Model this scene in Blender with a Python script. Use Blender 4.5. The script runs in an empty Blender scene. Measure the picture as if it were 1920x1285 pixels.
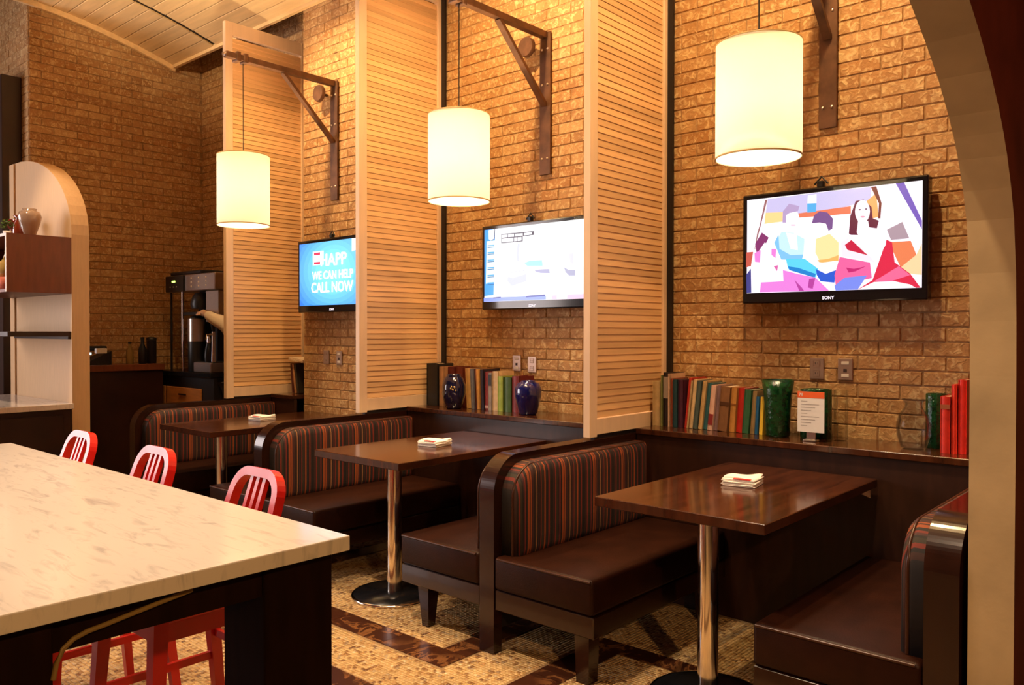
import bpy, bmesh, math, random
import numpy as np
from mathutils import Vector, Matrix
random.seed(7)
rng = np.random.default_rng(7)
S = bpy.context.scene
C = S.collection
PI = math.pi

# ------------------------------------------------------------------ camera, world, light, exposure
cam_d = bpy.data.cameras.new('camera')
cam = bpy.data.objects.new('camera', cam_d)
C.objects.link(cam)
cam_d.sensor_fit = 'HORIZONTAL'; cam_d.sensor_width = 36.0
cam_d.lens = 1523.859 / 1920 * 36.0
cam_d.clip_start = 0.05
YAW, PITCH, ROLL = 0.7278, -0.0134, 0.0013
fw = Vector((-math.sin(YAW)*math.cos(PITCH), math.cos(YAW)*math.cos(PITCH), math.sin(PITCH)))
rt = Vector((math.cos(YAW), math.sin(YAW), 0)); up = rt.cross(fw)
r2 = rt*math.cos(ROLL) + up*math.sin(ROLL); u2 = -rt*math.sin(ROLL) + up*math.cos(ROLL)
CAM = Vector((2.3549, -3.9594, 1.3698))
cam.matrix_world = Matrix(((r2.x, u2.x, -fw.x, CAM.x), (r2.y, u2.y, -fw.y, CAM.y), (r2.z, u2.z, -fw.z, CAM.z), (0, 0, 0, 1)))
S.camera = cam
S.view_settings.view_transform = 'Standard'
S.view_settings.look = 'None'
S.view_settings.gamma = 1.0
S.view_settings.use_curve_mapping = False
S.view_settings.exposure = 0.62
W = bpy.data.worlds.new('world'); S.world = W; W.use_nodes = True
W.node_tree.nodes['Background'].inputs[0].default_value = (1.0, 0.62, 0.36, 1)
W.node_tree.nodes['Background'].inputs[1].default_value = 0.02
LAMP_W = 105.0          # bulb in each drum shade
LAMP_COL = (1.0, 0.75, 0.46)
WASH_W = 125.0         # spotlights on the vault washing each bay of brick
UP_W = 150.0            # unseen uplight added to brighten the plank vault
SPOT_W = 185.0         # ceiling downlights, some added to brighten aisle, partition and arch
WINDOW_W = 175.0       # daylight through the street window, outside the frame on the left

def area(name, loc, target, sx, sy, watts, col):
    l = bpy.data.lights.new(name, 'AREA'); l.shape = 'RECTANGLE'; l.size = sx; l.size_y = sy; l.energy = watts; l.color = col
    o = bpy.data.objects.new(name, l); C.objects.link(o); o.location = loc
    d = Vector(target) - Vector(loc); o.rotation_euler = d.to_track_quat('-Z', 'Y').to_euler()
    return o
def spot(name, loc, target, watts, col, angle, blend=0.5, rad=0.05):
    l = bpy.data.lights.new(name, 'SPOT'); l.energy = watts; l.color = col; l.spot_size = angle; l.spot_blend = blend; l.shadow_soft_size = rad
    o = bpy.data.objects.new(name, l); C.objects.link(o); o.location = loc
    d = Vector(target) - Vector(loc); o.rotation_euler = d.to_track_quat('-Z', 'Y').to_euler()
    return o
area('window_daylight', (-7.0, -5.9, 2.1), (0, -5.9, 2.1), 4.4, 2.8, WINDOW_W, (1.0, 0.84, 0.78))

# ------------------------------------------------------------------ materials
def mat(name, col, rough=0.5, metal=0.0, var=0.0, vscale=8.0, bump=0.0, bscale=60.0, coat=0.0, stretch=(1, 1, 1), spec=0.5, trans=0.0, ior=1.45, col2=None, emit=None, estr=0.0, objrand=0.0):
    m = bpy.data.materials.new(name); m.use_nodes = True
    nt = m.node_tree; b = nt.nodes['Principled BSDF']
    def setv(k, v):
        if k in b.inputs: b.inputs[k].default_value = v
    setv('Base Color', (*col, 1)); setv('Roughness', rough); setv('Metallic', metal); setv('Coat Weight', coat); setv('Coat Roughness', 0.08)
    setv('Specular IOR Level', spec); setv('Transmission Weight', trans); setv('IOR', ior)
    if emit: setv('Emission Color', (*emit, 1)); setv('Emission Strength', estr)
    if var > 0 or bump > 0 or objrand > 0 or col2:
        tc = nt.nodes.new('ShaderNodeTexCoord'); mp = nt.nodes.new('ShaderNodeMapping'); mp.inputs['Scale'].default_value = stretch
        nt.links.new(tc.outputs['Object'], mp.inputs['Vector'])
        oi = nt.nodes.new('ShaderNodeObjectInfo')
        off = nt.nodes.new('ShaderNodeVectorMath'); off.operation = 'MULTIPLY_ADD'
        nt.links.new(oi.outputs['Random'], off.inputs[0]); off.inputs[1].default_value = (13.7, 7.3, 5.1); nt.links.new(mp.outputs[0], off.inputs[2])
        if var > 0 or objrand > 0 or col2:
            n = nt.nodes.new('ShaderNodeTexNoise'); n.inputs['Scale'].default_value = vscale; n.inputs['Detail'].default_value = 5
            nt.links.new(off.outputs[0], n.inputs['Vector'])
            c2 = col2 if col2 else tuple(min(1, c*(1+var)) for c in col)
            c1 = col if col2 else tuple(c*(1-var) for c in col)
            mx = nt.nodes.new('ShaderNodeMix'); mx.data_type = 'RGBA'
            mx.inputs[6].default_value = (*c1, 1); mx.inputs[7].default_value = (*c2, 1)
            mr = nt.nodes.new('ShaderNodeMapRange'); mr.inputs[1].default_value = 0.3; mr.inputs[2].default_value = 0.7
            nt.links.new(n.outputs[0], mr.inputs[0]); nt.links.new(mr.outputs[0], mx.inputs[0])
            last = mx.outputs[2]
            if objrand > 0:
                hv = nt.nodes.new('ShaderNodeHueSaturation')
                r = nt.nodes.new('ShaderNodeMapRange'); r.inputs[3].default_value = 1-objrand; r.inputs[4].default_value = 1+objrand
                nt.links.new(oi.outputs['Random'], r.inputs[0]); nt.links.new(r.outputs[0], hv.inputs['Value']); nt.links.new(last, hv.inputs['Color']); last = hv.outputs[0]
            nt.links.new(last, b.inputs['Base Color'])
        if bump > 0:
            n2 = nt.nodes.new('ShaderNodeTexNoise'); n2.inputs['Scale'].default_value = bscale; n2.inputs['Detail'].default_value = 4
            nt.links.new(off.outputs[0], n2.inputs['Vector'])
            bp = nt.nodes.new('ShaderNodeBump'); bp.inputs['Strength'].default_value = bump; bp.inputs['Distance'].default_value = 0.01
            nt.links.new(n2.outputs[0], bp.inputs['Height']); nt.links.new(bp.outputs[0], b.inputs['Normal'])
    return m

def ramp(nt, stops, mode='LINEAR'):
    r = nt.nodes.new('ShaderNodeValToRGB'); r.color_ramp.interpolation = mode
    e = r.color_ramp.elements
    while len(e) > 1: e.remove(e[-1])
    e[0].position = stops[0][0]; e[0].color = (*stops[0][1], 1)
    for p, c in stops[1:]:
        x = e.new(p); x.color = (*c, 1)
    return r

def brick_material():
    m = bpy.data.materials.new('brick_clay'); m.use_nodes = True; nt = m.node_tree; b = nt.nodes['Principled BSDF']
    g = nt.nodes.new('ShaderNodeNewGeometry'); oi = nt.nodes.new('ShaderNodeObjectInfo'); tc = nt.nodes.new('ShaderNodeTexCoord')
    ad = nt.nodes.new('ShaderNodeMath'); ad.operation = 'ADD'; nt.links.new(g.outputs['Random Per Island'], ad.inputs[0]); nt.links.new(oi.outputs['Random'], ad.inputs[1])
    fr = nt.nodes.new('ShaderNodeMath'); fr.operation = 'FRACT'; nt.links.new(ad.outputs[0], fr.inputs[0])
    base = ramp(nt, [(0, (0.38, 0.19, 0.065)), (0.25, (0.45, 0.24, 0.085)), (0.5, (0.50, 0.28, 0.11)), (0.75, (0.42, 0.20, 0.06)), (1, (0.55, 0.33, 0.135))])
    nt.links.new(fr.outputs[0], base.inputs[0])
    # worn pale streaks across each brick face
    mp = nt.nodes.new('ShaderNodeVectorMath'); mp.operation = 'MULTIPLY_ADD'; nt.links.new(fr.outputs[0], mp.inputs[0]); mp.inputs[1].default_value = (31, 17, 23); nt.links.new(g.outputs['Position'], mp.inputs[2])
    n = nt.nodes.new('ShaderNodeTexNoise'); n.inputs['Scale'].default_value = 34; n.inputs['Detail'].default_value = 3; n.inputs['Distortion'].default_value = 1.1
    nt.links.new(mp.outputs[0], n.inputs['Vector'])
    mr = nt.nodes.new('ShaderNodeMapRange'); mr.inputs[1].default_value = 0.49; mr.inputs[2].default_value = 0.66; nt.links.new(n.outputs[0], mr.inputs[0])
    mx = nt.nodes.new('ShaderNodeMix'); mx.data_type = 'RGBA'; nt.links.new(mr.outputs[0], mx.inputs[0]); nt.links.new(base.outputs[0], mx.inputs[6]); mx.inputs[7].default_value = (0.68, 0.48, 0.235, 1)
    n3 = nt.nodes.new('ShaderNodeTexNoise'); n3.inputs['Scale'].default_value = 18; n3.inputs['Detail'].default_value = 3; nt.links.new(mp.outputs[0], n3.inputs['Vector'])
    mr3 = nt.nodes.new('ShaderNodeMapRange'); mr3.inputs[1].default_value = 0.5; mr3.inputs[2].default_value = 0.75; mr3.inputs[4].default_value = 0.38; nt.links.new(n3.outputs[0], mr3.inputs[0])
    mx3 = nt.nodes.new('ShaderNodeMix'); mx3.data_type = 'RGBA'; nt.links.new(mr3.outputs[0], mx3.inputs[0]); nt.links.new(mx.outputs[2], mx3.inputs[6]); mx3.inputs[7].default_value = (0.20, 0.075, 0.022, 1)
    nt.links.new(mx3.outputs[2], b.inputs['Base Color']); b.inputs['Roughness'].default_value = 0.7
    bp = nt.nodes.new('ShaderNodeBump'); bp.inputs['Strength'].default_value = 0.8; bp.inputs['Distance'].default_value = 0.008; nt.links.new(n.outputs[0], bp.inputs['Height']); nt.links.new(bp.outputs[0], b.inputs['Normal'])
    return m

def island_material(name, stops, rough=0.35, seedmul=1.0):
    m = bpy.data.materials.new(name); m.use_nodes = True; nt = m.node_tree; b = nt.nodes['Principled BSDF']
    g = nt.nodes.new('ShaderNodeNewGeometry'); r = ramp(nt, stops); nt.links.new(g.outputs['Random Per Island'], r.inputs[0])
    n = nt.nodes.new('ShaderNodeTexNoise'); n.inputs['Scale'].default_value = 9; nt.links.new(g.outputs['Position'], n.inputs['Vector'])
    hv = nt.nodes.new('ShaderNodeHueSaturation'); mr = nt.nodes.new('ShaderNodeMapRange'); mr.inputs[3].default_value = 0.75; mr.inputs[4].default_value = 1.2
    nt.links.new(n.outputs[0], mr.inputs[0]); nt.links.new(mr.outputs[0], hv.inputs['Value']); nt.links.new(r.outputs[0], hv.inputs['Color'])
    nt.links.new(hv.outputs[0], b.inputs['Base Color']); b.inputs['Roughness'].default_value = rough
    return m

def marble(name, c1, c2, scale, lo, hi, rough=0.12, st=(0.7, 2.4, 1), soft=False):
    m = bpy.data.materials.new(name); m.use_nodes = True; nt = m.node_tree; b = nt.nodes['Principled BSDF']
    tc = nt.nodes.new('ShaderNodeTexCoord'); mp = nt.nodes.new('ShaderNodeMapping'); mp.inputs['Scale'].default_value = st; mp.inputs['Rotation'].default_value = (0, 0, 0.6)
    nt.links.new(tc.outputs['Object'], mp.inputs[0])
    oi = nt.nodes.new('ShaderNodeObjectInfo'); off = nt.nodes.new('ShaderNodeVectorMath'); off.operation = 'MULTIPLY_ADD'
    nt.links.new(oi.outputs['Random'], off.inputs[0]); off.inputs[1].default_value = (13, 7, 5); nt.links.new(mp.outputs[0], off.inputs[2])
    n = nt.nodes.new('ShaderNodeTexNoise'); n.inputs['Scale'].default_value = scale; n.inputs['Detail'].default_value = 9; n.inputs['Distortion'].default_value = 1.2; n.inputs['Roughness'].default_value = 0.6
    nt.links.new(off.outputs[0], n.inputs['Vector'])
    # veins where the noise crosses one half
    s = nt.nodes.new('ShaderNodeMath'); s.operation = 'SUBTRACT'; nt.links.new(n.outputs[0], s.inputs[0]); s.inputs[1].default_value = 0.5
    a = nt.nodes.new('ShaderNodeMath'); a.operation = 'ABSOLUTE'; nt.links.new(s.outputs[0], a.inputs[0])
    mr = nt.nodes.new('ShaderNodeMapRange'); mr.inputs[1].default_value = lo; mr.inputs[2].default_value = hi; nt.links.new(n.outputs[0] if soft else a.outputs[0], mr.inputs[0])
    n2 = nt.nodes.new('ShaderNodeTexNoise'); n2.inputs['Scale'].default_value = scale*0.8; nt.links.new(off.outputs[0], n2.inputs['Vector'])
    mr2 = nt.nodes.new('ShaderNodeMapRange'); mr2.inputs[1].default_value = 0.45; mr2.inputs[2].default_value = 0.66; nt.links.new(n2.outputs[0], mr2.inputs[0])
    mxm = nt.nodes.new('ShaderNodeMath'); mxm.operation = 'MAXIMUM'; nt.links.new(mr.outputs[0], mxm.inputs[0]); nt.links.new(mr2.outputs[0], mxm.inputs[1])
    mx = nt.nodes.new('ShaderNodeMix'); mx.data_type = 'RGBA'; nt.links.new(mxm.outputs[0], mx.inputs[0]); mx.inputs[6].default_value = (*c2, 1); mx.inputs[7].default_value = (*c1, 1)
    nt.links.new(mx.outputs[2], b.inputs['Base Color']); b.inputs['Roughness'].default_value = rough
    return m

def stripes():
    m = bpy.data.materials.new('striped_fabric'); m.use_nodes = True; nt = m.node_tree; b = nt.nodes['Principled BSDF']
    tc = nt.nodes.new('ShaderNodeTexCoord'); sp = nt.nodes.new('ShaderNodeSeparateXYZ'); nt.links.new(tc.outputs['Object'], sp.inputs[0])
    ml = nt.nodes.new('ShaderNodeMath'); ml.operation = 'MULTIPLY'; nt.links.new(sp.outputs['Y'], ml.inputs[0]); ml.inputs[1].default_value = 1/0.235
    fr = nt.nodes.new('ShaderNodeMath'); fr.operation = 'FRACT'; nt.links.new(ml.outputs[0], fr.inputs[0])
    dk = (0.008, 0.004, 0.003); br = (0.035, 0.009, 0.004); rd = (0.15, 0.014, 0.005); og = (0.25, 0.05, 0.006); gd = (0.27, 0.12, 0.04); ol = (0.024, 0.016, 0.007); mv = (0.045, 0.009, 0.009); sl = (0.018, 0.015, 0.016)
    seq = [dk, br, dk, rd, ol, dk, mv, rd, dk, og, br, og, br, mv, br, dk, br, gd, dk, mv, dk, rd, ol, br, og, dk, sl, dk, rd, br, dk]
    wid = [1.6, 1, .8, 1.2, 1.5, .8, 1, 1, 1.5, 1.6, .7, 1, .8, .8, .7, .8, 1.2, .7, 1.2, 1.0, 1, .9, 1.6, 1, 1.2, .8, .7, 1, 1.2, .9, .9]
    t = sum(wid); acc = 0; st = []
    for c, w in zip(seq, wid): st.append((acc/t, c)); acc += w
    r = ramp(nt, st, 'CONSTANT'); nt.links.new(fr.outputs[0], r.inputs[0]); nt.links.new(r.outputs[0], b.inputs['Base Color'])
    b.inputs['Roughness'].default_value = 0.75
    if 'Sheen Weight' in b.inputs: b.inputs['Sheen Weight'].default_value = 0.0
    return m

def colour_attr_emission(name, strength):
    m = bpy.data.materials.new(name); m.use_nodes = True; nt = m.node_tree
    b = nt.nodes['Principled BSDF']; a = nt.nodes.new('ShaderNodeAttribute'); a.attribute_name = 'pic'
    b.inputs['Base Color'].default_value = (0.01, 0.01, 0.012, 1); b.inputs['Roughness'].default_value = 0.25
    nt.links.new(a.outputs['Color'], b.inputs['Emission Color']); b.inputs['Emission Strength'].default_value = strength
    return m

def shade_material():
    m = bpy.data.materials.new('lamp_linen'); m.use_nodes = True; nt = m.node_tree
    for n in list(nt.nodes): nt.nodes.remove(n)
    out = nt.nodes.new('ShaderNodeOutputMaterial'); tr = nt.nodes.new('ShaderNodeBsdfTranslucent'); df = nt.nodes.new('ShaderNodeBsdfDiffuse'); mx = nt.nodes.new('ShaderNodeMixShader')
    tr.inputs[0].default_value = (0.94, 0.93, 0.90, 1); df.inputs[0].default_value = (0.9, 0.85, 0.72, 1); mx.inputs[0].default_value = 0.55
    nt.links.new(df.outputs[0], mx.inputs[1]); nt.links.new(tr.outputs[0], mx.inputs[2]); nt.links.new(mx.outputs[0], out.inputs[0])
    return m

def vase_glass(name, col, rough=0.05):
    return mat(name, col, rough=rough, trans=1.0, ior=1.3)

M = {}
M['brick'] = brick_material()
M['mortar'] = mat('mortar', (0.36, 0.215, 0.10), 0.9, var=0.3, vscale=30, bump=0.3, bscale=120)
M['maple'] = mat('maple_slat', (0.76, 0.48, 0.235), 0.42, var=0.10, vscale=6, stretch=(1, 0.35, 9), objrand=0.16)
M['maple_frame'] = mat('maple_frame', (0.82, 0.60, 0.40), 0.42, var=0.06, vscale=5, stretch=(4, 4, 0.5))
M['plank'] = mat('pine_plank', (0.80, 0.56, 0.28), 0.5, var=0.10, vscale=4, stretch=(0.6, 6, 6), objrand=0.08)
M['cream'] = mat('cream_laminate', (0.64, 0.42, 0.215), 0.5, var=0.05, vscale=12, stretch=(6, 6, 0.6))
M['table_wood'] = mat('table_walnut', (0.052, 0.0145, 0.005), 0.18, var=0.4, vscale=5, stretch=(8, 0.7, 1), coat=0.35)
M['dark_wood'] = mat('dark_walnut', (0.026, 0.008, 0.0035), 0.40, var=0.3, vscale=6, stretch=(5, 0.8, 0.8))
M['frame_wood'] = mat('bench_walnut', (0.020, 0.0055, 0.0025), 0.22, var=0.2, vscale=6, stretch=(5, 1, 1), coat=0.3)
M['black'] = mat('black_wood', (0.012, 0.008, 0.007), 0.5)
M['leather'] = mat('brown_leather', (0.020, 0.0050, 0.0018), 0.42, spec=0.18, var=0.25, vscale=10, bump=0.12, bscale=220)
M['stripes'] = stripes()
M['piping'] = mat('leather_piping', (0.045, 0.014, 0.006), 0.3)
M['chrome'] = mat('chrome', (0.85, 0.80, 0.74), 0.12, metal=1.0)
M['steel'] = mat('brushed_steel', (0.55, 0.48, 0.42), 0.3, metal=1.0, var=0.1, vscale=30, stretch=(1, 1, 20))
M['leg_wood'] = mat('leg_wood', (0.013, 0.004, 0.002), 0.75, spec=0.08, var=0.3, vscale=6, stretch=(5, 5, 0.8))
M['base_black'] = mat('black_base', (0.008, 0.008, 0.010), 0.25)
M['iron'] = mat('rusty_iron', (0.13, 0.062, 0.032), 0.45, metal=0.35, var=0.35, vscale=14)
M['bolt'] = mat('bolt_zinc', (0.8, 0.75, 0.68), 0.3, metal=1.0)
M['marble'] = marble('white_marble', (0.80, 0.72, 0.64), (0.56, 0.51, 0.465), 6.5, 0.30, 0.48, 0.12, (1.0, 4.5, 1), True)
M['slab'] = marble('brown_marble', (0.055, 0.018, 0.009), (0.24, 0.10, 0.035), 5.0, 0.0, 0.045, 0.2, (1, 1, 1))
M['limestone'] = mat('worn_plaster', (0.42, 0.30, 0.15), 0.55, var=0.16, vscale=5, bump=0.1, bscale=30)
M['oxblood'] = mat('oxblood_paint', (0.11, 0.017, 0.008), 0.5, var=0.25, vscale=6)
M['mosaic'] = island_material('mosaic_stone', [(0, (0.26, 0.12, 0.035)), (0.12, (0.50, 0.31, 0.12)), (0.40, (0.66, 0.46, 0.21)), (0.70, (0.60, 0.39, 0.16)), (0.84, (0.44, 0.24, 0.08)), (0.92, (0.16, 0.065, 0.02)), (1, (0.80, 0.62, 0.36))])
M['grout'] = mat('floor_grout', (0.30, 0.19, 0.09), 0.8, var=0.3, vscale=40)
M['red_paint'] = mat('red_enamel', (0.62, 0.012, 0.008), 0.33, coat=0.15)
M['tv_black'] = mat('tv_bezel', (0.006, 0.006, 0.009), 0.12, coat=0.4)
M['screen'] = colour_attr_emission('tv_picture', 0.85)
M['linen'] = shade_material()
M['bulb'] = mat('bulb_glass', (1, 0.9, 0.7), 0.3, emit=(1.0, 0.82, 0.5), estr=6.0)
M['trim_brown'] = mat('shade_trim', (0.45, 0.30, 0.12), 0.6)
M['paper'] = mat('white_paper', (0.82, 0.76, 0.70), 0.7, var=0.04)
M['pages'] = mat('book_pages', (0.70, 0.56, 0.38), 0.8, var=0.12, vscale=60)
M['orange'] = mat('orange_print', (0.80, 0.12, 0.02), 0.5)
M['red_print'] = mat('red_print', (0.72, 0.03, 0.02), 0.5)
M['grey_print'] = mat('grey_print', (0.35, 0.30, 0.26), 0.7)
M['white_glow'] = mat('logo_white', (0.75, 0.75, 0.8), 0.4, emit=(0.8, 0.8, 1.0), estr=0.6)
M['plate'] = mat('metal_plate', (0.42, 0.30, 0.24), 0.35, metal=0.6)
M['socket_dark'] = mat('socket_dark', (0.04, 0.02, 0.015), 0.6)
M['socket_white'] = mat('socket_white', (0.75, 0.68, 0.6), 0.4)
M['green_glass'] = mat('green_glass', (0.003, 0.040, 0.010), 0.10, spec=0.7, var=0.6, vscale=50, bump=0.35, bscale=70)
def thin_glass(name, tint, refl):
    m = bpy.data.materials.new(name); m.use_nodes = True; nt = m.node_tree
    for n in list(nt.nodes): nt.nodes.remove(n)
    out = nt.nodes.new('ShaderNodeOutputMaterial'); tr = nt.nodes.new('ShaderNodeBsdfTransparent'); gl = nt.nodes.new('ShaderNodeBsdfGlossy'); mx = nt.nodes.new('ShaderNodeMixShader'); fr = nt.nodes.new('ShaderNodeLayerWeight')
    tr.inputs[0].default_value = (*tint, 1); gl.inputs['Roughness'].default_value = 0.04; fr.inputs[0].default_value = refl
    mu = nt.nodes.new('ShaderNodeMath'); mu.operation = 'MULTIPLY'; mu.inputs[1].default_value = 0.4; nt.links.new(fr.outputs['Fresnel'], mu.inputs[0]); nt.links.new(mu.outputs[0], mx.inputs[0]); nt.links.new(tr.outputs[0], mx.inputs[1]); nt.links.new(gl.outputs[0], mx.inputs[2]); nt.links.new(mx.outputs[0], out.inputs[0])
    return m
M['clear_glass'] = thin_glass('clear_glass', (0.985, 0.995, 0.985), 0.12)
M['smoke_glass'] = thin_glass('smoky_glass', (0.895, 0.91, 0.945), 0.2)
M['blue_glaze'] = mat('cobalt_glaze', (0.004, 0.006, 0.08), 0.06, coat=1.0)
M['navy_glaze'] = mat('navy_glaze', (0.006, 0.006, 0.03), 0.08, coat=1.0, var=0.6, vscale=20)
M['stone_glaze'] = mat('grey_glaze', (0.36, 0.24, 0.17), 0.14, coat=0.8, var=0.15, vscale=9)
M['amber'] = mat('amber_glaze', (0.20, 0.03, 0.01), 0.1, coat=0.8)
M['ruby'] = mat('ruby_glass', (0.16, 0.008, 0.012), 0.1, coat=0.8)
M['leaf'] = mat('leaf_green', (0.12, 0.22, 0.03), 0.6, var=0.4, vscale=60)
M['gold_glaze'] = mat('gold_glaze', (0.50, 0.32, 0.09), 0.2, coat=0.5)
M['coral'] = mat('coral_dish', (0.75, 0.20, 0.12), 0.35)
M['cab_orange'] = mat('honey_oak', (0.50, 0.20, 0.05), 0.45, var=0.2, vscale=6, stretch=(1, 1, 5))
M['cherry'] = mat('cherry_veneer', (0.17, 0.045, 0.015), 0.4, var=0.15, vscale=6, stretch=(6, 6, 1))
M['plastic_black'] = mat('black_plastic', (0.012, 0.011, 0.011), 0.35)
M['led'] = mat('green_led', (0.1, 0.5, 0.05), 0.4, emit=(0.5, 1.0, 0.1), estr=3.0)
M['led_blue'] = mat('blue_led', (0.2, 0.4, 0.6), 0.4, emit=(0.5, 0.8, 1.0), estr=2.5)
M['dot'] = mat('pale_button', (0.75, 0.6, 0.4), 0.4)
M['hose'] = mat('ochre_hose', (0.26, 0.16, 0.04), 0.5)
M['skin'] = mat('skin', (0.62, 0.36, 0.20), 0.5)
M['shirt'] = mat('cotton_shirt', (0.70, 0.58, 0.45), 0.8)
M['trouser'] = mat('dark_trousers', (0.03, 0.025, 0.025), 0.8)
M['hair'] = mat('dark_hair', (0.02, 0.012, 0.008), 0.5)
M['ceil_dark'] = mat('dark_ceiling', (0.05, 0.032, 0.022), 0.9)
M['wall_paint'] = mat('warm_wall_paint', (0.30, 0.17, 0.09), 0.8)
M['downlight'] = mat('downlight_lens', (1, 0.9, 0.75), 0.4, emit=(1.0, 0.8, 0.55), estr=4.0)
M['daylight_pane'] = mat('window_pane', (0.9, 0.9, 0.95), 0.3, emit=(0.86, 0.84, 1.0), estr=1.2)

# ------------------------------------------------------------------ mesh helpers
class MB:
    def __init__(self): self.v = []; self.f = []; self.s = []
    def add(self, vs, fs, smooth=False):
        o = len(self.v); self.v += [tuple(x) for x in vs]; self.f += [tuple(i+o for i in f) for f in fs]; self.s += [smooth]*len(fs); return self
    def box(self, x0, x1, y0, y1, z0, z1):
        return self.add([(x0,y0,z0),(x1,y0,z0),(x1,y1,z0),(x0,y1,z0),(x0,y0,z1),(x1,y0,z1),(x1,y1,z1),(x0,y1,z1)],
                        [(3,2,1,0),(4,5,6,7),(0,1,5,4),(1,2,6,5),(2,3,7,6),(3,0,4,7)])
    def rbox(self, x0, x1, y0, y1, z0, z1, r, seg=2, smooth=False):
        b = bmesh.new(); bmesh.ops.create_cube(b, size=1.0)
        for v in b.verts: v.co = Vector(((x0+x1)/2+v.co.x*(x1-x0), (y0+y1)/2+v.co.y*(y1-y0), (z0+z1)/2+v.co.z*(z1-z0)))
        bmesh.ops.bevel(b, geom=b.edges[:], offset=r, segments=seg, affect='EDGES', profile=0.5)
        b.verts.index_update(); self.add([v.co for v in b.verts], [[v.index for v in f.verts] for f in b.faces], smooth); b.free(); return self
    def lathe(self, prof, cx=0, cy=0, n=24, smooth=True, cap=True):
        o = []; k = len(prof)
        for i in range(n):
            a = 2*PI*i/n
            for r, z in prof: o.append((cx+r*math.cos(a), cy+r*math.sin(a), z))
        fs = []
        for i in range(n):
            j = (i+1) % n
            for q in range(k-1): fs.append((i*k+q, j*k+q, j*k+q+1, i*k+q+1))
        self.add(o, fs, smooth)
        if cap:
            if prof[0][0] > 1e-4: self.add([o[i*k] for i in range(n)], [tuple(reversed(range(n)))])
            if prof[-1][0] > 1e-4: self.add([o[i*k+k-1] for i in range(n)], [tuple(range(n))])
        return self
    def prism(self, pts, axis, a0, a1):      # polygon extruded along an axis; pts in the two other axes, cyclic order
        n = len(pts)
        def P(p, a):
            if axis == 'x': return (a, p[0], p[1])
            if axis == 'y': return (p[0], a, p[1])
            return (p[0], p[1], a)
        vs = [P(p, a0) for p in pts]+[P(p, a1) for p in pts]
        fs = [tuple(range(n)), tuple(reversed(range(n, 2*n)))]+[(i, n+i, n+(i+1) % n, (i+1) % n) for i in range(n)]
        return self.add(vs, fs)
    def sweep(self, path, w, h, up=(0, 0, 1), closed=False):    # rectangular bar along a path; w along side, h along normal
        up = Vector(up); path = [Vector(p) for p in path]; n = len(path); vs = []
        for i, p in enumerate(path):
            t = (path[min(i+1, n-1)]-path[max(i-1, 0)]).normalized(); sd = up; nn = t.cross(sd).normalized()
            for a, b in ((-1, -1), (1, -1), (1, 1), (-1, 1)): vs.append(p+sd*(a*w/2)+nn*(b*h/2))
        fs = []
        for i in range(n-1):
            for q in range(4): fs.append((i*4+q, i*4+(q+1) % 4, i*4+4+(q+1) % 4, i*4+4+q))
        fs += [(3, 2, 1, 0), tuple(4*(n-1)+q for q in range(4))]
        return self.add(vs, fs)
    def tube(self, path, r, n=10):
        path = [Vector(p) for p in path]; k = len(path); vs = []
        rr = r if isinstance(r, (list, tuple)) else [r]*k
        for i, p in enumerate(path):
            t = (path[min(i+1, k-1)]-path[max(i-1, 0)]).normalized()
            a = Vector((0, 0, 1)) if abs(t.z) < 0.9 else Vector((1, 0, 0)); s = t.cross(a).normalized(); u = s.cross(t)
            for j in range(n):
                q = 2*PI*j/n; vs.append(p+s*(rr[i]*math.cos(q))+u*(rr[i]*math.sin(q)))
        fs = [(i*n+j, i*n+(j+1) % n, (i+1)*n+(j+1) % n, (i+1)*n+j) for i in range(k-1) for j in range(n)]
        self.add(vs, fs, True); self.add([vs[j] for j in range(n)], [tuple(reversed(range(n)))]); self.add([vs[(k-1)*n+j] for j in range(n)], [tuple(range(n))])
        return self
    def mesh(self, name, m):
        me = bpy.data.meshes.new(name); me.from_pydata(self.v, [], self.f)
        b = bmesh.new(); b.from_mesh(me); bmesh.ops.recalc_face_normals(b, faces=b.faces); b.to_mesh(me); b.free()
        me.polygons.foreach_set('use_smooth', self.s); me.materials.append(M[m] if isinstance(m, str) else m); me.update(); return me
    def build(self, name, m, parent=None):
        o = bpy.data.objects.new(name, self.mesh(name, m)); C.objects.link(o); o.parent = parent; return o
def link(name, me, parent=None, loc=(0, 0, 0), rot=(0, 0, 0)):
    o = bpy.data.objects.new(name, me); C.objects.link(o); o.parent = parent; o.location = loc; o.rotation_euler = rot; return o
def tag(o, label=None, cat=None, group=None, kind=None):
    if label: o['label'] = label
    if cat: o['category'] = cat
    if group: o['group'] = group
    if kind: o['kind'] = kind
    return o
def thing(name, label, cat, loc=(0, 0, 0), rz=0, group=None):
    o = bpy.data.objects.new(name, None); C.objects.link(o); o.empty_display_size = 0.1; o.location = loc; o.rotation_euler = (0, 0, rz)
    return tag(o, label, cat, group)
def struct(o, label=None): return tag(o, label, kind='structure')
def copy_tree(o, parent=None):
    c = o.copy(); C.objects.link(c); c.parent = parent
    for ch in list(o.children): copy_tree(ch, c)
    return c
def text(name, body, size, m, parent, mtx, extrude=0.0006, bold=0.0):
    cu = bpy.data.curves.new(name, 'FONT'); cu.body = body; cu.size = size; cu.extrude = extrude; cu.offset = bold; cu.align_x = 'CENTER'; cu.resolution_u = 3
    t = bpy.data.objects.new(name, cu); C.objects.link(t); dg = bpy.context.evaluated_depsgraph_get()
    me = bpy.data.meshes.new_from_object(t.evaluated_get(dg)); bpy.data.objects.remove(t); bpy.data.curves.remove(cu)
    me.materials.clear(); me.materials.append(M[m]); me.transform(mtx)
    return link(name, me, parent)
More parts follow.
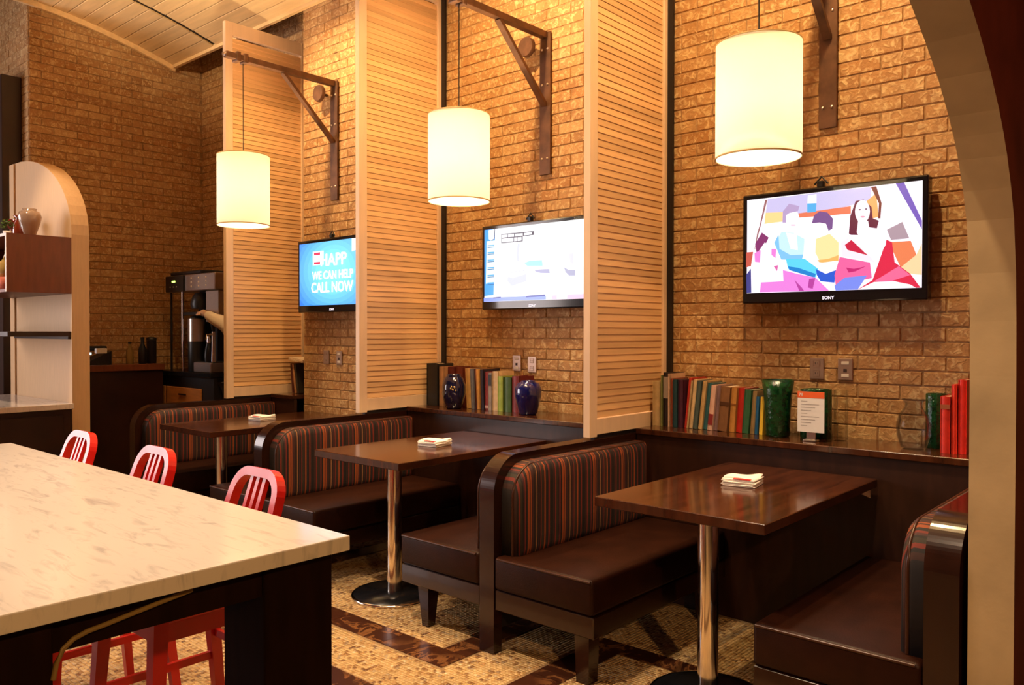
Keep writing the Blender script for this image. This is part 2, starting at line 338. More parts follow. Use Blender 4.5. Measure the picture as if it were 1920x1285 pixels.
FRONT = Matrix.Rotation(PI/2, 4, 'X')       # text standing upright, read from -y

# ------------------------------------------------------------------ bricks
BL, BC, JT, PROUD = 0.190, 0.0663, 0.006, 0.005
brick_cache = {}
def brick_mesh(length, variant):
    k = (round(length, 3), variant)
    if k in brick_cache: return brick_cache[k]
    r = random.Random(variant*7+int(length*1000)); h = BC-JT; c = 0.003; l = length-JT
    def j(s): return r.uniform(-s, s)
    x0, x1, z0, z1 = -l/2+j(.001), l/2+j(.001), -h/2, h/2
    vs = [(x0, .0, z0), (x1, .0, z0), (x1, .0, z1), (x0, .0, z1)]
    p = -PROUD+j(.0015)
    vs += [(x0+c, p+j(.001), z0+c+j(.001)), (x1-c, p+j(.001), z0+c+j(.001)), (x1-c, p+j(.001), z1-c), (x0+c, p+j(.001), z1-c)]
    mb = MB().add(vs, [(4,5,6,7),(0,1,5,4),(1,2,6,5),(2,3,7,6),(3,0,4,7)])
    brick_cache[k] = mb.mesh('brick', 'brick'); return brick_cache[k]
def courses(u0, u1, z0, z1):
    out = []; n0 = int(math.floor(z0/BC)); n = n0
    while n*BC < z1:
        z = (n+.5)*BC
        if z > z0:
            u = u0-(BL/2 if n % 2 else 0)
            while u < u1-0.02:
                a, b = max(u, u0), min(u+BL, u1)
                if b-a > 0.03: out.append(((a+b)/2, z, b-a))
                u += BL
        n += 1
    return out
def brick_face(parent, lst, pos, rotz, nparts, keyf):
    """pos(u,z) -> world point on the mortar plane; the bricks that show largest are objects, the others one joined part."""
    lst = sorted(lst, key=keyf)
    for i, (u, z, l) in enumerate(lst[:nparts]):
        link('brick', brick_mesh(l, i % 5), parent, pos(u, z), (0, 0, rotz))
    rest = lst[nparts:]
    if rest:
        mb = MB(); R = Matrix.Rotation(rotz, 3, 'Z')
        for i, (u, z, l) in enumerate(rest):
            me = brick_mesh(l, i % 5); p = Vector(pos(u, z))
            mb.add([R @ v.co+p for v in me.vertices], [tuple(q.vertices) for q in me.polygons])
        tag(mb.build('brick_field', 'brick', parent), kind='stuff')

def camdist(p): return (Vector(p)-CAM).length

# ------------------------------------------------------------------ room shell
WX0, WX1 = -5.25, 1.80
wall_back = struct(MB().box(WX0, WX1+2.6, 0.0, 0.12, 0, 4.6).build('wall_back', 'mortar'), 'tan brick wall behind the booths carrying the televisions')
def keyb(b):
    u, z, l = b
    vis = (0.03 < u < 1.6 and .86 < z < 3.35)
    vis2 = (-1.77 < u < -.25 and .86 < z < 3.5)
    return camdist((u, 0, z)) + (0 if vis else 5 if vis2 else 50)
brick_face(wall_back, courses(WX0, WX1, 0.72, 4.5), lambda u, z: (u, 0, z), 0, 300, keyb)
PX0, PX1, PY = -3.11, -2.02, -0.28
pier = struct(MB().box(PX0, PX1, PY, 0.0, 0, 4.55).build('wall_back_pier', 'mortar'), 'projecting brick pier behind the farthest booth table')
brick_face(pier, courses(PX0, PX1, 0.6, 4.3), lambda u, z: (u, PY, z), 0, 300, lambda b: (0 if (b[0] < -2.3 and .74 < b[1] < 4.0) else 50)+camdist((b[0], PY, b[1])))
brick_face(pier, courses(PY, 0, 0.6, 4.3), lambda u, z: (PX0, u, z), -PI/2, 0, lambda b: 0)
wall_left = struct(MB().box(WX0-0.12, WX0, -1.54, 0.0, 0, 4.6).build('wall_left', 'mortar'), 'far end brick wall in shadow behind the coffee counter')
brick_face(wall_left, courses(-1.54, 0, 0.7, 4.3), lambda u, z: (WX0, u, z), PI/2, 300, lambda b: (0 if 1.35 < b[1] < 4.0 else 50)+camdist((WX0, b[0], b[1])))
wall_ret = struct(MB().box(WX0-1.9, WX0-.12, -1.54, -1.42, 0, 4.6).build('wall_left_return', 'mortar'), 'brick return at the far left corner')
brick_face(wall_ret, courses(WX0-1.9, WX0, 1.0, 4.5), lambda u, z: (u, -1.54, z), 0, 110, lambda b: (0 if (b[0] > -5.95 and b[1] > 2.3) else 50)+camdist((b[0], -1.54, b[1])))
side = MB()
side.box(-7.3, -7.15, -9.3, -8.1, 0, 4.6).box(-7.3, -7.15, -3.7, -1.42, 0, 4.6).box(-7.3, -7.15, -8.1, -3.7, 0, .7).box(-7.3, -7.15, -8.1, -3.7, 3.5, 4.6)
struct(side.build('wall_far_side', 'wall_paint'))
struct(MB().box(4.4, 4.55, -9.3, 0.12, 0, 4.6).build('wall_right', 'oxblood'))
struct(MB().box(-7.15, 4.4, -9.3, -9.15, 0, 4.6).build('wall_front', 'wall_paint'))
w1 = struct(MB().box(-7.28, -7.26, -8.1, -3.7, .7, 3.5).build('window_1', 'daylight_pane'))
for i in range(5): MB().box(-7.26, -7.17, -8.1+i*1.085, -8.04+i*1.085, .7, 3.5).build('mullion', 'dark_wood', w1)
struct(MB().box(-7.3, 4.55, -9.3, 0.12, 4.6, 4.7).build('ceiling_upper', 'ceil_dark'))

# ------------------------------------------------------------------ vaulted plank ceiling
VX0, VX1, VYC, VR, VZT = -5.235, 1.8, -1.97, 5.1, 4.165
def vault_z(y): return VZT-(y-VYC)**2/(2*VR)
VY = 1.68
vault = struct(MB().box(VX0, VX1, VYC+VY-.03, VYC+VY, vault_z(VYC+VY)-.02, vault_z(VYC+VY)+.09).build('ceiling', 'plank'), 'curved ceiling of pale pine planks')
NP = 28
for seg in ((VX0, -4.44), (-4.385, -1.4), (-1.397, VX1)):
    for i in range(NP):
        y0 = VYC-VY+2*VY*i/NP+.0025; y1 = VYC-VY+2*VY*(i+1)/NP-.0025
        z0, z1 = vault_z(y0), vault_z(y1)
        mb = MB(); c = .004
        mb.prism([(y0, z0+.03), (y0, z0+c), (y0+c, z0), (y1-c, z1), (y1, z1+c), (y1, z1+.03)], 'x', seg[0], seg[1]); mb.build('plank', 'plank', vault)
def arc_strip(x0, x1, dz0, dz1, n=24):
    lo = [(VYC-VY+2*VY*i/n, vault_z(VYC-VY+2*VY*i/n)+dz0) for i in range(n+1)]; hi = [(p[0], p[1]+dz1-dz0) for p in reversed(lo)]
    mb = MB()
    for i in range(n): mb.prism([lo[i], lo[i+1], (lo[i+1][0], lo[i+1][1]+dz1-dz0), (lo[i][0], lo[i][1]+dz1-dz0)], 'x', x0, x1)
    return mb
arc_strip(-4.44, -4.385, .012, .06).build('rib', 'black', vault)
arc_strip(VX0, VX0+.03, -.045, .03).build('edge_board', 'plank', vault)
MB().box(VX0, VX1, VYC-VY, VYC-VY+.03, vault_z(VYC-VY)-.05, vault_z(VYC-VY)+.09).build('edge_board', 'plank', vault)
arc_strip(VX0, VX1, .06, .075, 12).build('backing_board', 'black', vault)

# ------------------------------------------------------------------ floor
floor = struct(MB().box(-7.3, 4.55, -9.3, 0.12, -.06, -.003).build('floor', 'grout'), 'cream mosaic tile floor with bands of dark brown marble')
bands = []
def band(x0, x1, y0, y1): bands.append((x0, x1, y0, y1))
BW = .145
band(-1.62, -.05, -1.69, -1.545); band(-.19, -.05, -1.545, -.40); band(-1.76, -1.62, -1.69, -.40)
band(-2.06, .405, -2.115, -1.975); band(.255, .405, -1.975, -.98); band(-2.20, -2.06, -2.115, -.4)
band(.405, 1.62, -1.09, -.98); band(.70, 1.70, -2.115, -1.975); band(.70, .84, -3.7, -2.115)
for (x0, x1, y0, y1) in bands:
    lx, ly = x1-x0, y1-y0
    n = max(1, round(max(lx, ly)/.42))
    for i in range(n):
        if lx > ly: a = (x0+lx*i/n+.0015, x0+lx*(i+1)/n-.0015, y0+.0015, y1-.0015)
        else: a = (x0+.0015, x1-.0015, y0+ly*i/n+.0015, y0+ly*(i+1)/n-.0015)
        o = MB().box(a[0], a[1], a[2], a[3], -.004, 0.0).build('marble_slab', 'slab', floor)
def mosaic():
    p = .0165; g = .0020; X0, X1, Y0, Y1 = -2.3, 1.78, -3.75, -.37
    nx, ny = int((X1-X0)/p), int((Y1-Y0)/p)
    ix, iy = np.meshgrid(np.arange(nx), np.arange(ny), indexing='ij'); cx = X0+(ix.ravel()+.5)*p; cy = Y0+(iy.ravel()+.5)*p
    keep = np.ones(len(cx), bool)
    for (x0, x1, y0, y1) in bands: keep &= ~((cx > x0-p*.45) & (cx < x1+p*.45) & (cy > y0-p*.45) & (cy < y1+p*.45))
    cx, cy = cx[keep], cy[keep]; n = len(cx); h = (p-g)/2
    zt = rng.uniform(-.0006, .0002, n); v = np.zeros((n, 8, 3), np.float32)
    for k, (a, b) in enumerate(((-1, -1), (1, -1), (1, 1), (-1, 1))):
        v[:, k, 0] = cx+a*h; v[:, k, 1] = cy+b*h; v[:, k, 2] = -.0035
        v[:, k+4, 0] = cx+a*(h-.0007); v[:, k+4, 1] = cy+b*(h-.0007); v[:, k+4, 2] = zt+rng.uniform(-.0002, .0002, n)
    base = np.array([(4,5,6,7),(0,1,5,4),(1,2,6,5),(2,3,7,6),(3,0,4,7)], np.int32)
    f = (base[None]+8*np.arange(n, dtype=np.int32)[:, None, None]).reshape(-1)
    me = bpy.data.meshes.new('mosaic_tiles'); me.vertices.add(n*8); me.vertices.foreach_set('co', v.ravel())
    me.loops.add(len(f)); me.loops.foreach_set('vertex_index', f); me.polygons.add(n*5); me.polygons.foreach_set('loop_start', np.arange(0, n*20, 4, dtype=np.int32)); me.polygons.foreach_set('loop_total', np.full(n*5, 4, np.int32))
    me.update(calc_edges=True); me.materials.append(M['mosaic']); tag(link('mosaic_tiles', me, floor), kind='stuff')
mosaic()

# ------------------------------------------------------------------ arched partition on the right (we look through its opening)
def arch_wall():
    pts = [(-1.44, 0), (-1.44, 1.25), (-1.446, 1.40), (-1.458, 1.53), (-1.49, 1.67), (-1.53, 1.745), (-1.583, 1.82), (-1.63, 1.87), (-1.68, 1.915), (-1.78, 1.986), (-1.89, 2.046), (-2.02, 2.107), (-2.2, 2.175), (-2.5, 2.26), (-2.9, 2.33), (-3.4, 2.36)]
    far = [(-6.8-y, z) for y, z in reversed(pts[:-1])]
    inner = pts+far                                     # from right jamb over to the left jamb
    x0, x1 = 1.806, 1.917
    rev = MB()                                          # intrados
    vs = [(x, y, z) for (y, z) in inner for x in (x0, x1)]
    rev.add(vs, [(2*i, 2*i+1, 2*i+3, 2*i+2) for i in range(len(inner)-1)])
    face = MB()
    for x in (x0, x1):
        o = []
        for y, z in inner: o += [(x, y, z), (x, y, 4.6)]
        face.add(o, [(2*i, 2*i+1, 2*i+3, 2*i+2) for i in range(len(inner)-1)])
        face.add([(x, -1.44, 0), (x, 0, 0), (x, 0, 4.6), (x, -1.44, 4.6)], [(0, 1, 2, 3)]); face.add([(x, -5.36, 0), (x, -9.0, 0), (x, -9.0, 4.6), (x, -5.36, 4.6)], [(0, 1, 2, 3)])
    o = struct(face.build('wall_right_arch', 'oxblood'), 'dark red partition with an arched opening at the right')
    rev.build('arch_reveal', 'limestone', o)
arch_wall()

# ------------------------------------------------------------------ booth benches
LB, ZB = -1.4535, 0.84
def curve_frame(hw, th):                                # curved wooden end and top rail, seen from the front and above
    r = .135; path = [(0, LB+th/2, 0)]
    path.append((0, LB+th/2, ZB-th/2-r))
    for i in range(1, 25):
        a = PI/2*i/24; path.append((0, LB+th/2+r*(1-math.cos(a)), ZB-th/2-r+r*math.sin(a)))
    path.append((0, -.02, ZB-th/2))
    return MB().sweep(path, 2*hw, th, up=(1, 0, 0))
def pad_mesh(side, hw, y1=-.372):                          # upholstered back with rounded front top corner
    y0, z0, z1 = LB+.05, .40, ZB-.035; R = .14; out = []
    def loop(inset, x):
        pts = [(y1-inset, z0+inset)]
        pts.append((y1-inset, z1-inset))
        for i in range(0, 9):
            a = PI/2*i/8; rr = R-inset*.5
            pts.append((y0+inset+rr*(1-math.sin(a)), z1-inset-rr*(1-math.cos(a))))
        pts.append((y0+inset, z0+inset))
        return [(side*x, y, z) for y, z in pts]
    xs = [(0.0, hw-.012), (0.0, hw+.045), (.006, hw+.066), (.02, hw+.080), (.045, hw+.086), (.09, hw+.088)]
    mb = MB(); L = [loop(i, x) for i, x in xs]; n = len(L[0]); vs = [p for l in L for p in l]; fs = []
    for k in range(len(L)-1):
        for i in range(n): fs.append((k*n+i, k*n+(i+1) % n, (k+1)*n+(i+1) % n, (k+1)*n+i))
    mb.add(vs, fs, True); mb.add(L[-1], [tuple(range(n))], True); return mb
def pipe_path(side, hw):
    y0, z1, R = LB+.05, ZB-.035, .14; p = [(side*(hw+.058), y0+.004, .42), (side*(hw+.058), y0+.004, z1-R)]
    for i in range(1, 8):
        a = PI/2*i/8; p.append((side*(hw+.058), y0+.004+R*(1-math.cos(a)), z1-R+R*math.sin(a)-.004))
    p.append((side*(hw+.058), -.38, z1-.004)); return p
def bench(xc, sides, label, hw=.0416, inset={1: .03, -1: .10}, front_shift=0.0):
    t = thing('booth_bench', label, 'bench', (xc, 0, 0), 0, 'booth benches along the brick wall')
    curve_frame(hw, .05).build('end_frame', 'frame_wood', t)
    MB().box(-hw+.008, hw-.008, LB+.06, -.02, .10, ZB-.052).build('core_panel', 'black', t)
    for s in sides:
        p = pad_mesh(s, hw).build('back_cushion', 'stripes', t)
        MB().tube(pipe_path(s, hw), .006, 6).build('piping', 'piping', p)
        a, b = sorted((s*(hw+.004), s*(hw+.515)))
        cu = MB().rbox(a, b, LB-.004, -.375, .279, .418, .016, 3, True).build('seat_cushion', 'leather', t)
        e0, e1 = s*(hw+.02), s*(hw+.505)
        MB().tube([(e0, LB-.002, .410), (e1, LB-.002, .410)], .0055, 6).build('piping', 'piping', cu)
        MB().rbox(a, b, LB+.004, -.375, .19, .276, .004, 1).build('seat_rail', 'frame_wood', t)
        for yy in (LB+.012, -.50):
            x1 = s*(hw+.515-inset[s]); x0 = x1-s*.07; w = .035; xm = (x0+x1)/2; ym = yy+.04
            mb = MB(); q = .6 if inset[s] > .05 else .85
            mb.add([(xm-w*q, ym-w*q, 0), (xm+w*q, ym-w*q, 0), (xm+w*q, ym+w*q, 0), (xm-w*q, ym+w*q, 0), (xm-w, ym-w, .19), (xm+w, ym-w, .19), (xm+w, ym+w, .19), (xm-w, ym+w, .19)],
                   [(3,2,1,0),(4,5,6,7),(0,1,5,4),(1,2,6,5),(2,3,7,6),(3,0,4,7)]); mb.build('leg', 'frame_wood', t)
    return t
XB = (-3.483, -1.83, -.021, 1.742)
bench(XB[0], (1,), 'dark wood booth bench with striped back, farthest from camera beside coffee counter')
bench(XB[1], (-1, 1), 'striped booth bench under the middle louvred panel, between far and middle tables')
bench(XB[2], (-1, 1), 'striped booth bench with brown leather seats under the nearest louvred panel')
bench(XB[3], (-1,), 'booth bench at right edge, seen end on beside the plaster arch', hw=.046)

# ------------------------------------------------------------------ ledge cabinets against the wall
LY, LZ = -.368, .8685
def ledge(x0, x1, label, back=0.0):
    t = thing('wall_ledge', label, 'ledge', ((x0+x1)/2, -.18, 0), 0, 'dark wood ledges behind the booth tables')
    ox = (x0+x1)/2; oy = -.18
    MB().rbox(x0-ox, x1-ox, LY-.008-oy, back-.012-oy, LZ-.03, LZ, .003, 1).build('ledge_top', 'table_wood', t)
    MB().box(x0-ox, x1-ox, LY+.004-oy, LY+.03-oy, .0, LZ-.031).build('front_panel', 'dark_wood', t)
    MB().box(x0-ox, x1-ox, LY+.031-oy, back-.012-oy, .0, .10).build('plinth', 'black', t)
ledge(XB[2]+.046, XB[3]-.05, 'dark wood ledge behind nearest table holding long row of books and green vases')
ledge(XB[1]+.046, XB[2]-.046, 'dark wood ledge behind middle table holding books and blue vase')
ledge(XB[0]+.046, PX0-.012, 'short dark ledge in niche between far panel and brick pier')

# ------------------------------------------------------------------ booth tables
def table(xc, yb, label):
    t = thing('pedestal_table', label, 'table', (xc, -1.218, 0), 0, 'booth tables with chrome pedestal')
    oy = -1.218
    MB().rbox(-.337, .337, -1.475-oy, yb-oy, .714, .75, .0025, 1).build('table_top', 'table_wood', t)
    MB().lathe([(.0385, .012), (.0385, .705)], 0, 0, 24).build('pole', 'chrome', t)
    MB().lathe([(.05, .694), (.11, .702), (.11, .7135)], 0, 0, 24).build('mounting_flange', 'base_black', t)
    b = MB().lathe([(.212, .004), (.21, .014), (.04, .022)], 0, 0, 40).build('base', 'base_black', t)
    MB().lathe([(.213, 0.0), (.222, .001), (.224, .008), (.218, .014), (.212, .0145)], 0, 0, 40, cap=False).build('base_rim', 'chrome', b)
    if yb < -.3:
        br = MB(); br.add([(.20, yb-oy-.035, .712), (.32, yb-oy-.035, .712), (.32, yb-oy-.03, .712), (.20, yb-oy-.03, .712), (.32, yb-oy-.035, .672), (.32, yb-oy-.03, .672)], [(0, 1, 4), (3, 5, 2), (0, 3, 2, 1), (1, 2, 5, 4), (0, 4, 5, 3)])
        br.build('corner_bracket', 'steel', t)
    return t
TX = (-2.674, -.9063, .8937)
table(TX[0], PY-.012, 'dark wood booth table farthest away, butting the brick pier')
table(TX[1], LY-.012, 'dark wood booth table in the middle booth between two striped benches')
table(TX[2], LY-.012, 'nearest dark wood booth table, in front of the family picture television')

def napkins(x, y, rz, label):
    t = thing('napkin_stack', label, 'napkins', (x, y, .7505), rz, 'stacks of paper napkins on booth tables')
    r = random.Random(int(x*100))
    for i in range(6):
        w = .066; dx, dy, a = r.uniform(-.004, .004), r.uniform(-.004, .004), r.uniform(-.05, .05)
        mb = MB().rbox(-w, w, -w, w, .0002, .0046, .0018, 1); o = mb.build('napkin', 'paper', t); o.location = (dx, dy, i*.0049); o.rotation_euler = (0, 0, a)
    top = MB(); n = 8; vs = []
    for i in range(n+1):
        for j in range(n+1):
            x_, y_ = -.064+.128*i/n, -.045+.108*j/n
            vs.append((x_, y_, .0305+.008*math.sin(i*.55+.4)*math.sin(j*.5+.3)+.002))
    fs = [(i*(n+1)+j, (i+1)*(n+1)+j, (i+1)*(n+1)+j+1, i*(n+1)+j+1) for i in range(n) for j in range(n)]
    lo = [(a, b, .0298) for a, b, c in vs]; k = len(vs)
    top.add(vs+lo, fs+[tuple(reversed([q+k for q in f])) for f in fs]+[(i, i+1, i+1+k, i+k) for i in range(n)]+[(i*(n+1), i*(n+1)+k, (i+1)*(n+1)+k, (i+1)*(n+1)) for i in range(n)]+[(n*(n+1)+i, n*(n+1)+i+k, n*(n+1)+i+1+k, n*(n+1)+i+1) for i in range(n)]+[(i*(n+1)+n, (i+1)*(n+1)+n, (i+1)*(n+1)+n+k, i*(n+1)+n+k) for i in range(n)], True)
    top.build('folded_napkin', 'paper', t)
    MB().box(-.02, .05, -.0665, -.047, .0296, .0318).build('red_stripe', 'red_print', t)
napkins(TX[2]-.03, -.875, .15, 'stack of white napkins with red stripe on nearest table')
napkins(TX[1]+.015, -.945, .1, 'stack of white napkins on middle booth table')
napkins(TX[0]-.04, -.89, .1, 'stack of white napkins on farthest booth table')

# ------------------------------------------------------------------ louvred panels
PW, PB, PT, TP = -.7434, .8608, 3.7607, .041
slat_me = None
def panel(xr, label):
    global slat_me
    t = thing('louvred_panel', label, 'panel', (xr-TP/2, 0, PB), 0, 'louvred wood panels between the booths')
    h = TP/2; H = PT-PB; yr = -.012; st = .062
    MB().rbox(-h, h, PW, PW+st, -.012, H, .002, 1).build('stile', 'maple_frame', t)
    MB().rbox(-h, h, yr-.05, yr, 0, H, .002, 1).build('stile', 'maple_frame', t)
    MB().box(-h+.002, h-.002, PW+st, yr-.05, 0, .075).build('bottom_rail', 'maple_frame', t)
    MB().box(-h+.002, h-.002, PW+st, yr-.05, H-.10, H).build('top_rail', 'maple_frame', t)
    if slat_me is None:
        y0, y1 = PW+st+.001, yr-.051
        slat_me = MB().prism([(.001, .0195), (.005, .0195), (.0095, -.0178), (.0075, -.0195), (.003, -.0195)], 'y', y0, y1).mesh('slat', 'maple')
    z = .075+.024; pitch = .0346
    while z < H-.10-.018:
        link('slat', slat_me, t, (0, 0, z)); z += pitch
    MB().box(-.012, .012, PW+.05, -.02, -.020, -.001).build('base_channel', 'black', t)
    MB().box(h, h+.032, -.03, -.011, 0.012, H).build('wall_channel', 'black', t)
    return t
panel(-3.462, 'tall louvred maple panel farthest away, its top edge showing under the ceiling')
panel(-1.8101, 'tall louvred maple panel between the far and middle booths')
panel(0.0, 'tall louvred maple panel nearest the camera, between middle and near booths')

# ------------------------------------------------------------------ wall brackets and drum pendants
def bracket(x, yw, label):
    t = thing('wall_bracket', label, 'bracket', (x, yw-.012, 2.35), 0, 'iron brackets carrying the pendant lamps')
    # local origin on the wall face at the foot of the bar
    MB().rbox(-.043, .043, -.014, 0.0, 0, .885, .002, 1).build('wall_bar', 'iron', t)
    arm = MB().rbox(-.022, .022, -.885, -.014, .845, .885, .002, 1).build('arm', 'iron', t)
    MB().sweep([(0, -.445, .845), (0, -.016, .43)], .04, .022, up=(1, 0, 0)).build('brace', 'iron', t)
    for z in (.78, .56, .10):
        for s in (-1, 1): MB().lathe([(.0001, .006), (.006, .005), (.0075, 0)], 0, 0, 10).build('bolt', 'bolt', t).matrix_local = Matrix.Translation((s*.022, -.0145, z)) @ Matrix.Rotation(PI/2, 4, 'X')
    bx = MB().lathe([(.062, 0), (.062, .022), (.058, .028)], 0, 0, 24).build('cable_box', 'iron', t); bx.matrix_local = Matrix.Translation((-.10, -.06, .80)) @ Matrix.Rotation(PI/2, 4, 'X')
    MB().tube([(-.10, -.06, .80), (-.10, -.001, .80)], .012, 8).build('cable_stub', 'iron', t)
    for yy in (-.80, -.745):
        cl = MB().rbox(-.034, .034, yy-.016, yy+.016, .83, .898, .006, 2).build('clamp', 'iron', t)
    MB().tube([(0, -.90, .865), (0, -.885, .865)], .014, 8).build('end_cap', 'chrome', t)
    return t
def pendant(x, y, zt, zb, label, zc=3.19):
    t = thing('drum_pendant', label, 'lamp', (x, y, 0), 0, 'cream drum pendants over the booth tables')
    R = .172
    sh = MB().lathe([(R, zb), (R, zt), (R-.0025, zt), (R-.0025, zb)], 0, 0, 56, cap=False); 
    o = sh.build('shade', 'linen', t)
    MB().lathe([(R+.0015, zb+.001), (R+.0015, zb+.007), (R-.003, zb+.007), (R-.003, zb+.001)], 0, 0, 56, cap=False).build('lower_rim', 'trim_brown', o)
    MB().lathe([(R+.001, zt-.006), (R+.001, zt), (R-.003, zt), (R-.003, zt-.006)], 0, 0, 56, cap=False).build('upper_rim', 'trim_brown', o)
    MB().tube([(0, 0, zt-.09), (0, 0, zc)], .003, 6).build('cord', 'plastic_black', t)
    sp = MB()
    for k in range(3):
        a = k*2*PI/3; sp.tube([(0, 0, zt-.09), (math.cos(a)*(R-.003), math.sin(a)*(R-.003), zt-.012)], .0025, 6)
    sp.build('spider', 'steel', t)
    MB().lathe([(.0001, zt-.13), (.02, zt-.125), (.02, zt-.075), (.0001, zt-.07)], 0, 0, 12).build('socket', 'plastic_black', t)
    MB().lathe([(.0001, zt-.235), (.02, zt-.225), (.034, zt-.19), (.03, zt-.16), (.014, zt-.132)], 0, 0, 16).build('bulb', 'bulb', t)
    l = bpy.data.lights.new('pendant_light', 'POINT'); l.energy = LAMP_W; l.color = LAMP_COL; l.shadow_soft_size = .05
    lo = bpy.data.objects.new('pendant_light', l); C.objects.link(lo); lo.parent = t; lo.location = (0, 0, zt-.17)
    return t
LX = (-2.684, -.8788, .8783)
bracket(LX[0], PY, 'rusty iron wall bracket farthest away, on the brick pier')
bracket(LX[1], 0, 'rusty iron wall bracket in the middle booth above the news television')
bracket(LX[2], 0, 'rusty iron wall bracket nearest the camera above the family picture television')
pendant(LX[0], PY-.765, 2.560, 2.085, 'glowing cream drum pendant farthest away in front of the far louvred panel')
pendant(LX[1], -.775, 2.572, 2.090, 'glowing cream drum pendant over the middle booth table')
pendant(LX[2], -.78, 2.552, 2.083, 'glowing cream drum pendant nearest the camera, the largest of three')

# ------------------------------------------------------------------ televisions
TW, TH = .868, .548
def picture(parent, polys, w, h, xo=0, zo=0):
    """flat picture of a screen: polygons in 0..1 screen space, later ones lie over earlier ones"""
    vs, fs, cs = [], [], []
    for i, (col, pts) in enumerate(polys):
        o = len(vs); d = -.0002*i
        cp = [(min(1, max(0, p[0])), min(1, max(0, p[1]))) for p in pts]
        vs += [(xo+(p[0]-.5)*w, d, zo+(p[1]-.5)*h) for p in cp]; fs.append(tuple(range(o, o+len(pts)))); cs.append(col)
    me = bpy.data.meshes.new('screen'); me.from_pydata(vs, [], fs)
    at = me.color_attributes.new('pic', 'FLOAT_COLOR', 'CORNER')
    k = 0
    for p in me.polygons:
        for _ in p.loop_indices: at.data[k].color = (*cs[p.index], 1); k += 1
    me.materials.append(M['screen']); return me
def ell(cx, cy, rx, ry, n=18): return [(cx+rx*math.cos(2*PI*i/n), cy+ry*math.sin(2*PI*i/n)) for i in range(n)]
def tv(x0, yf, label, polys, words=()):
    t = thing('television', label, 'television', (x0+TW/2, yf+.03, 1.786), 0, 'wall mounted flat televisions')
    w, h = TW/2, TH/2
    MB().rbox(-w, w, -.028, .03, -h, h, .008, 2).build('housing', 'tv_black', t)
    link('screen', picture(t, polys, TW-.05, TH-.078, 0, .014), t, (0, -.0288, 0))
    for (body, xa, xb, pz, size, m) in words:
        o = text('screen_lettering', body, size, m, t, Matrix.Identity(4), .0003, .002)
        co = [v.co.x for v in o.data.vertices]; k = (xb-xa)/(max(co)-min(co)); o.data.transform(Matrix.Translation((xa-min(co)*k, -.036, pz)) @ FRONT @ Matrix.Diagonal((k, 1, 1, 1)))
    text('maker_mark', 'SONY', .021, 'white_glow', t, Matrix.Translation((0, -.0288, -h+.013)) @ FRONT, .0004, .0006)
    MB().rbox(-.16, .16, .03, .05, -.13, .13, .004, 1).build('mount_plate', 'black', t)
    a = MB(); a.tube([(0, .05, .0), (0, -yf-.031, .0)], .03, 10); a.build('mount_arm', 'black', t)
    k = MB(); k.rbox(-.07, -.035, .0, .03, h, h+.035, .006, 1).tube([(-.085, .015, h+.02), (-.05, .015, h+.055), (-.02, .015, h+.02)], .005, 6); k.build('cable_clip', 'plastic_black', t)
    return t
def fam(x, y):                     # sketch units of the picture -> 0..1
    u = (x-255)/1383; top = 300-145*u; bot = 1048-48*u; return (u, (bot-y)/(bot-top))
def F(col, *pts): return (tuple(c**2.0 for c in col), [fam(*p) for p in pts])
def FE(col, cx, cy, rx, ry): return (tuple(c**2.0 for c in col), [fam(cx+rx*math.cos(2*PI*i/18), cy-ry*math.sin(2*PI*i/18)) for i in range(18)])
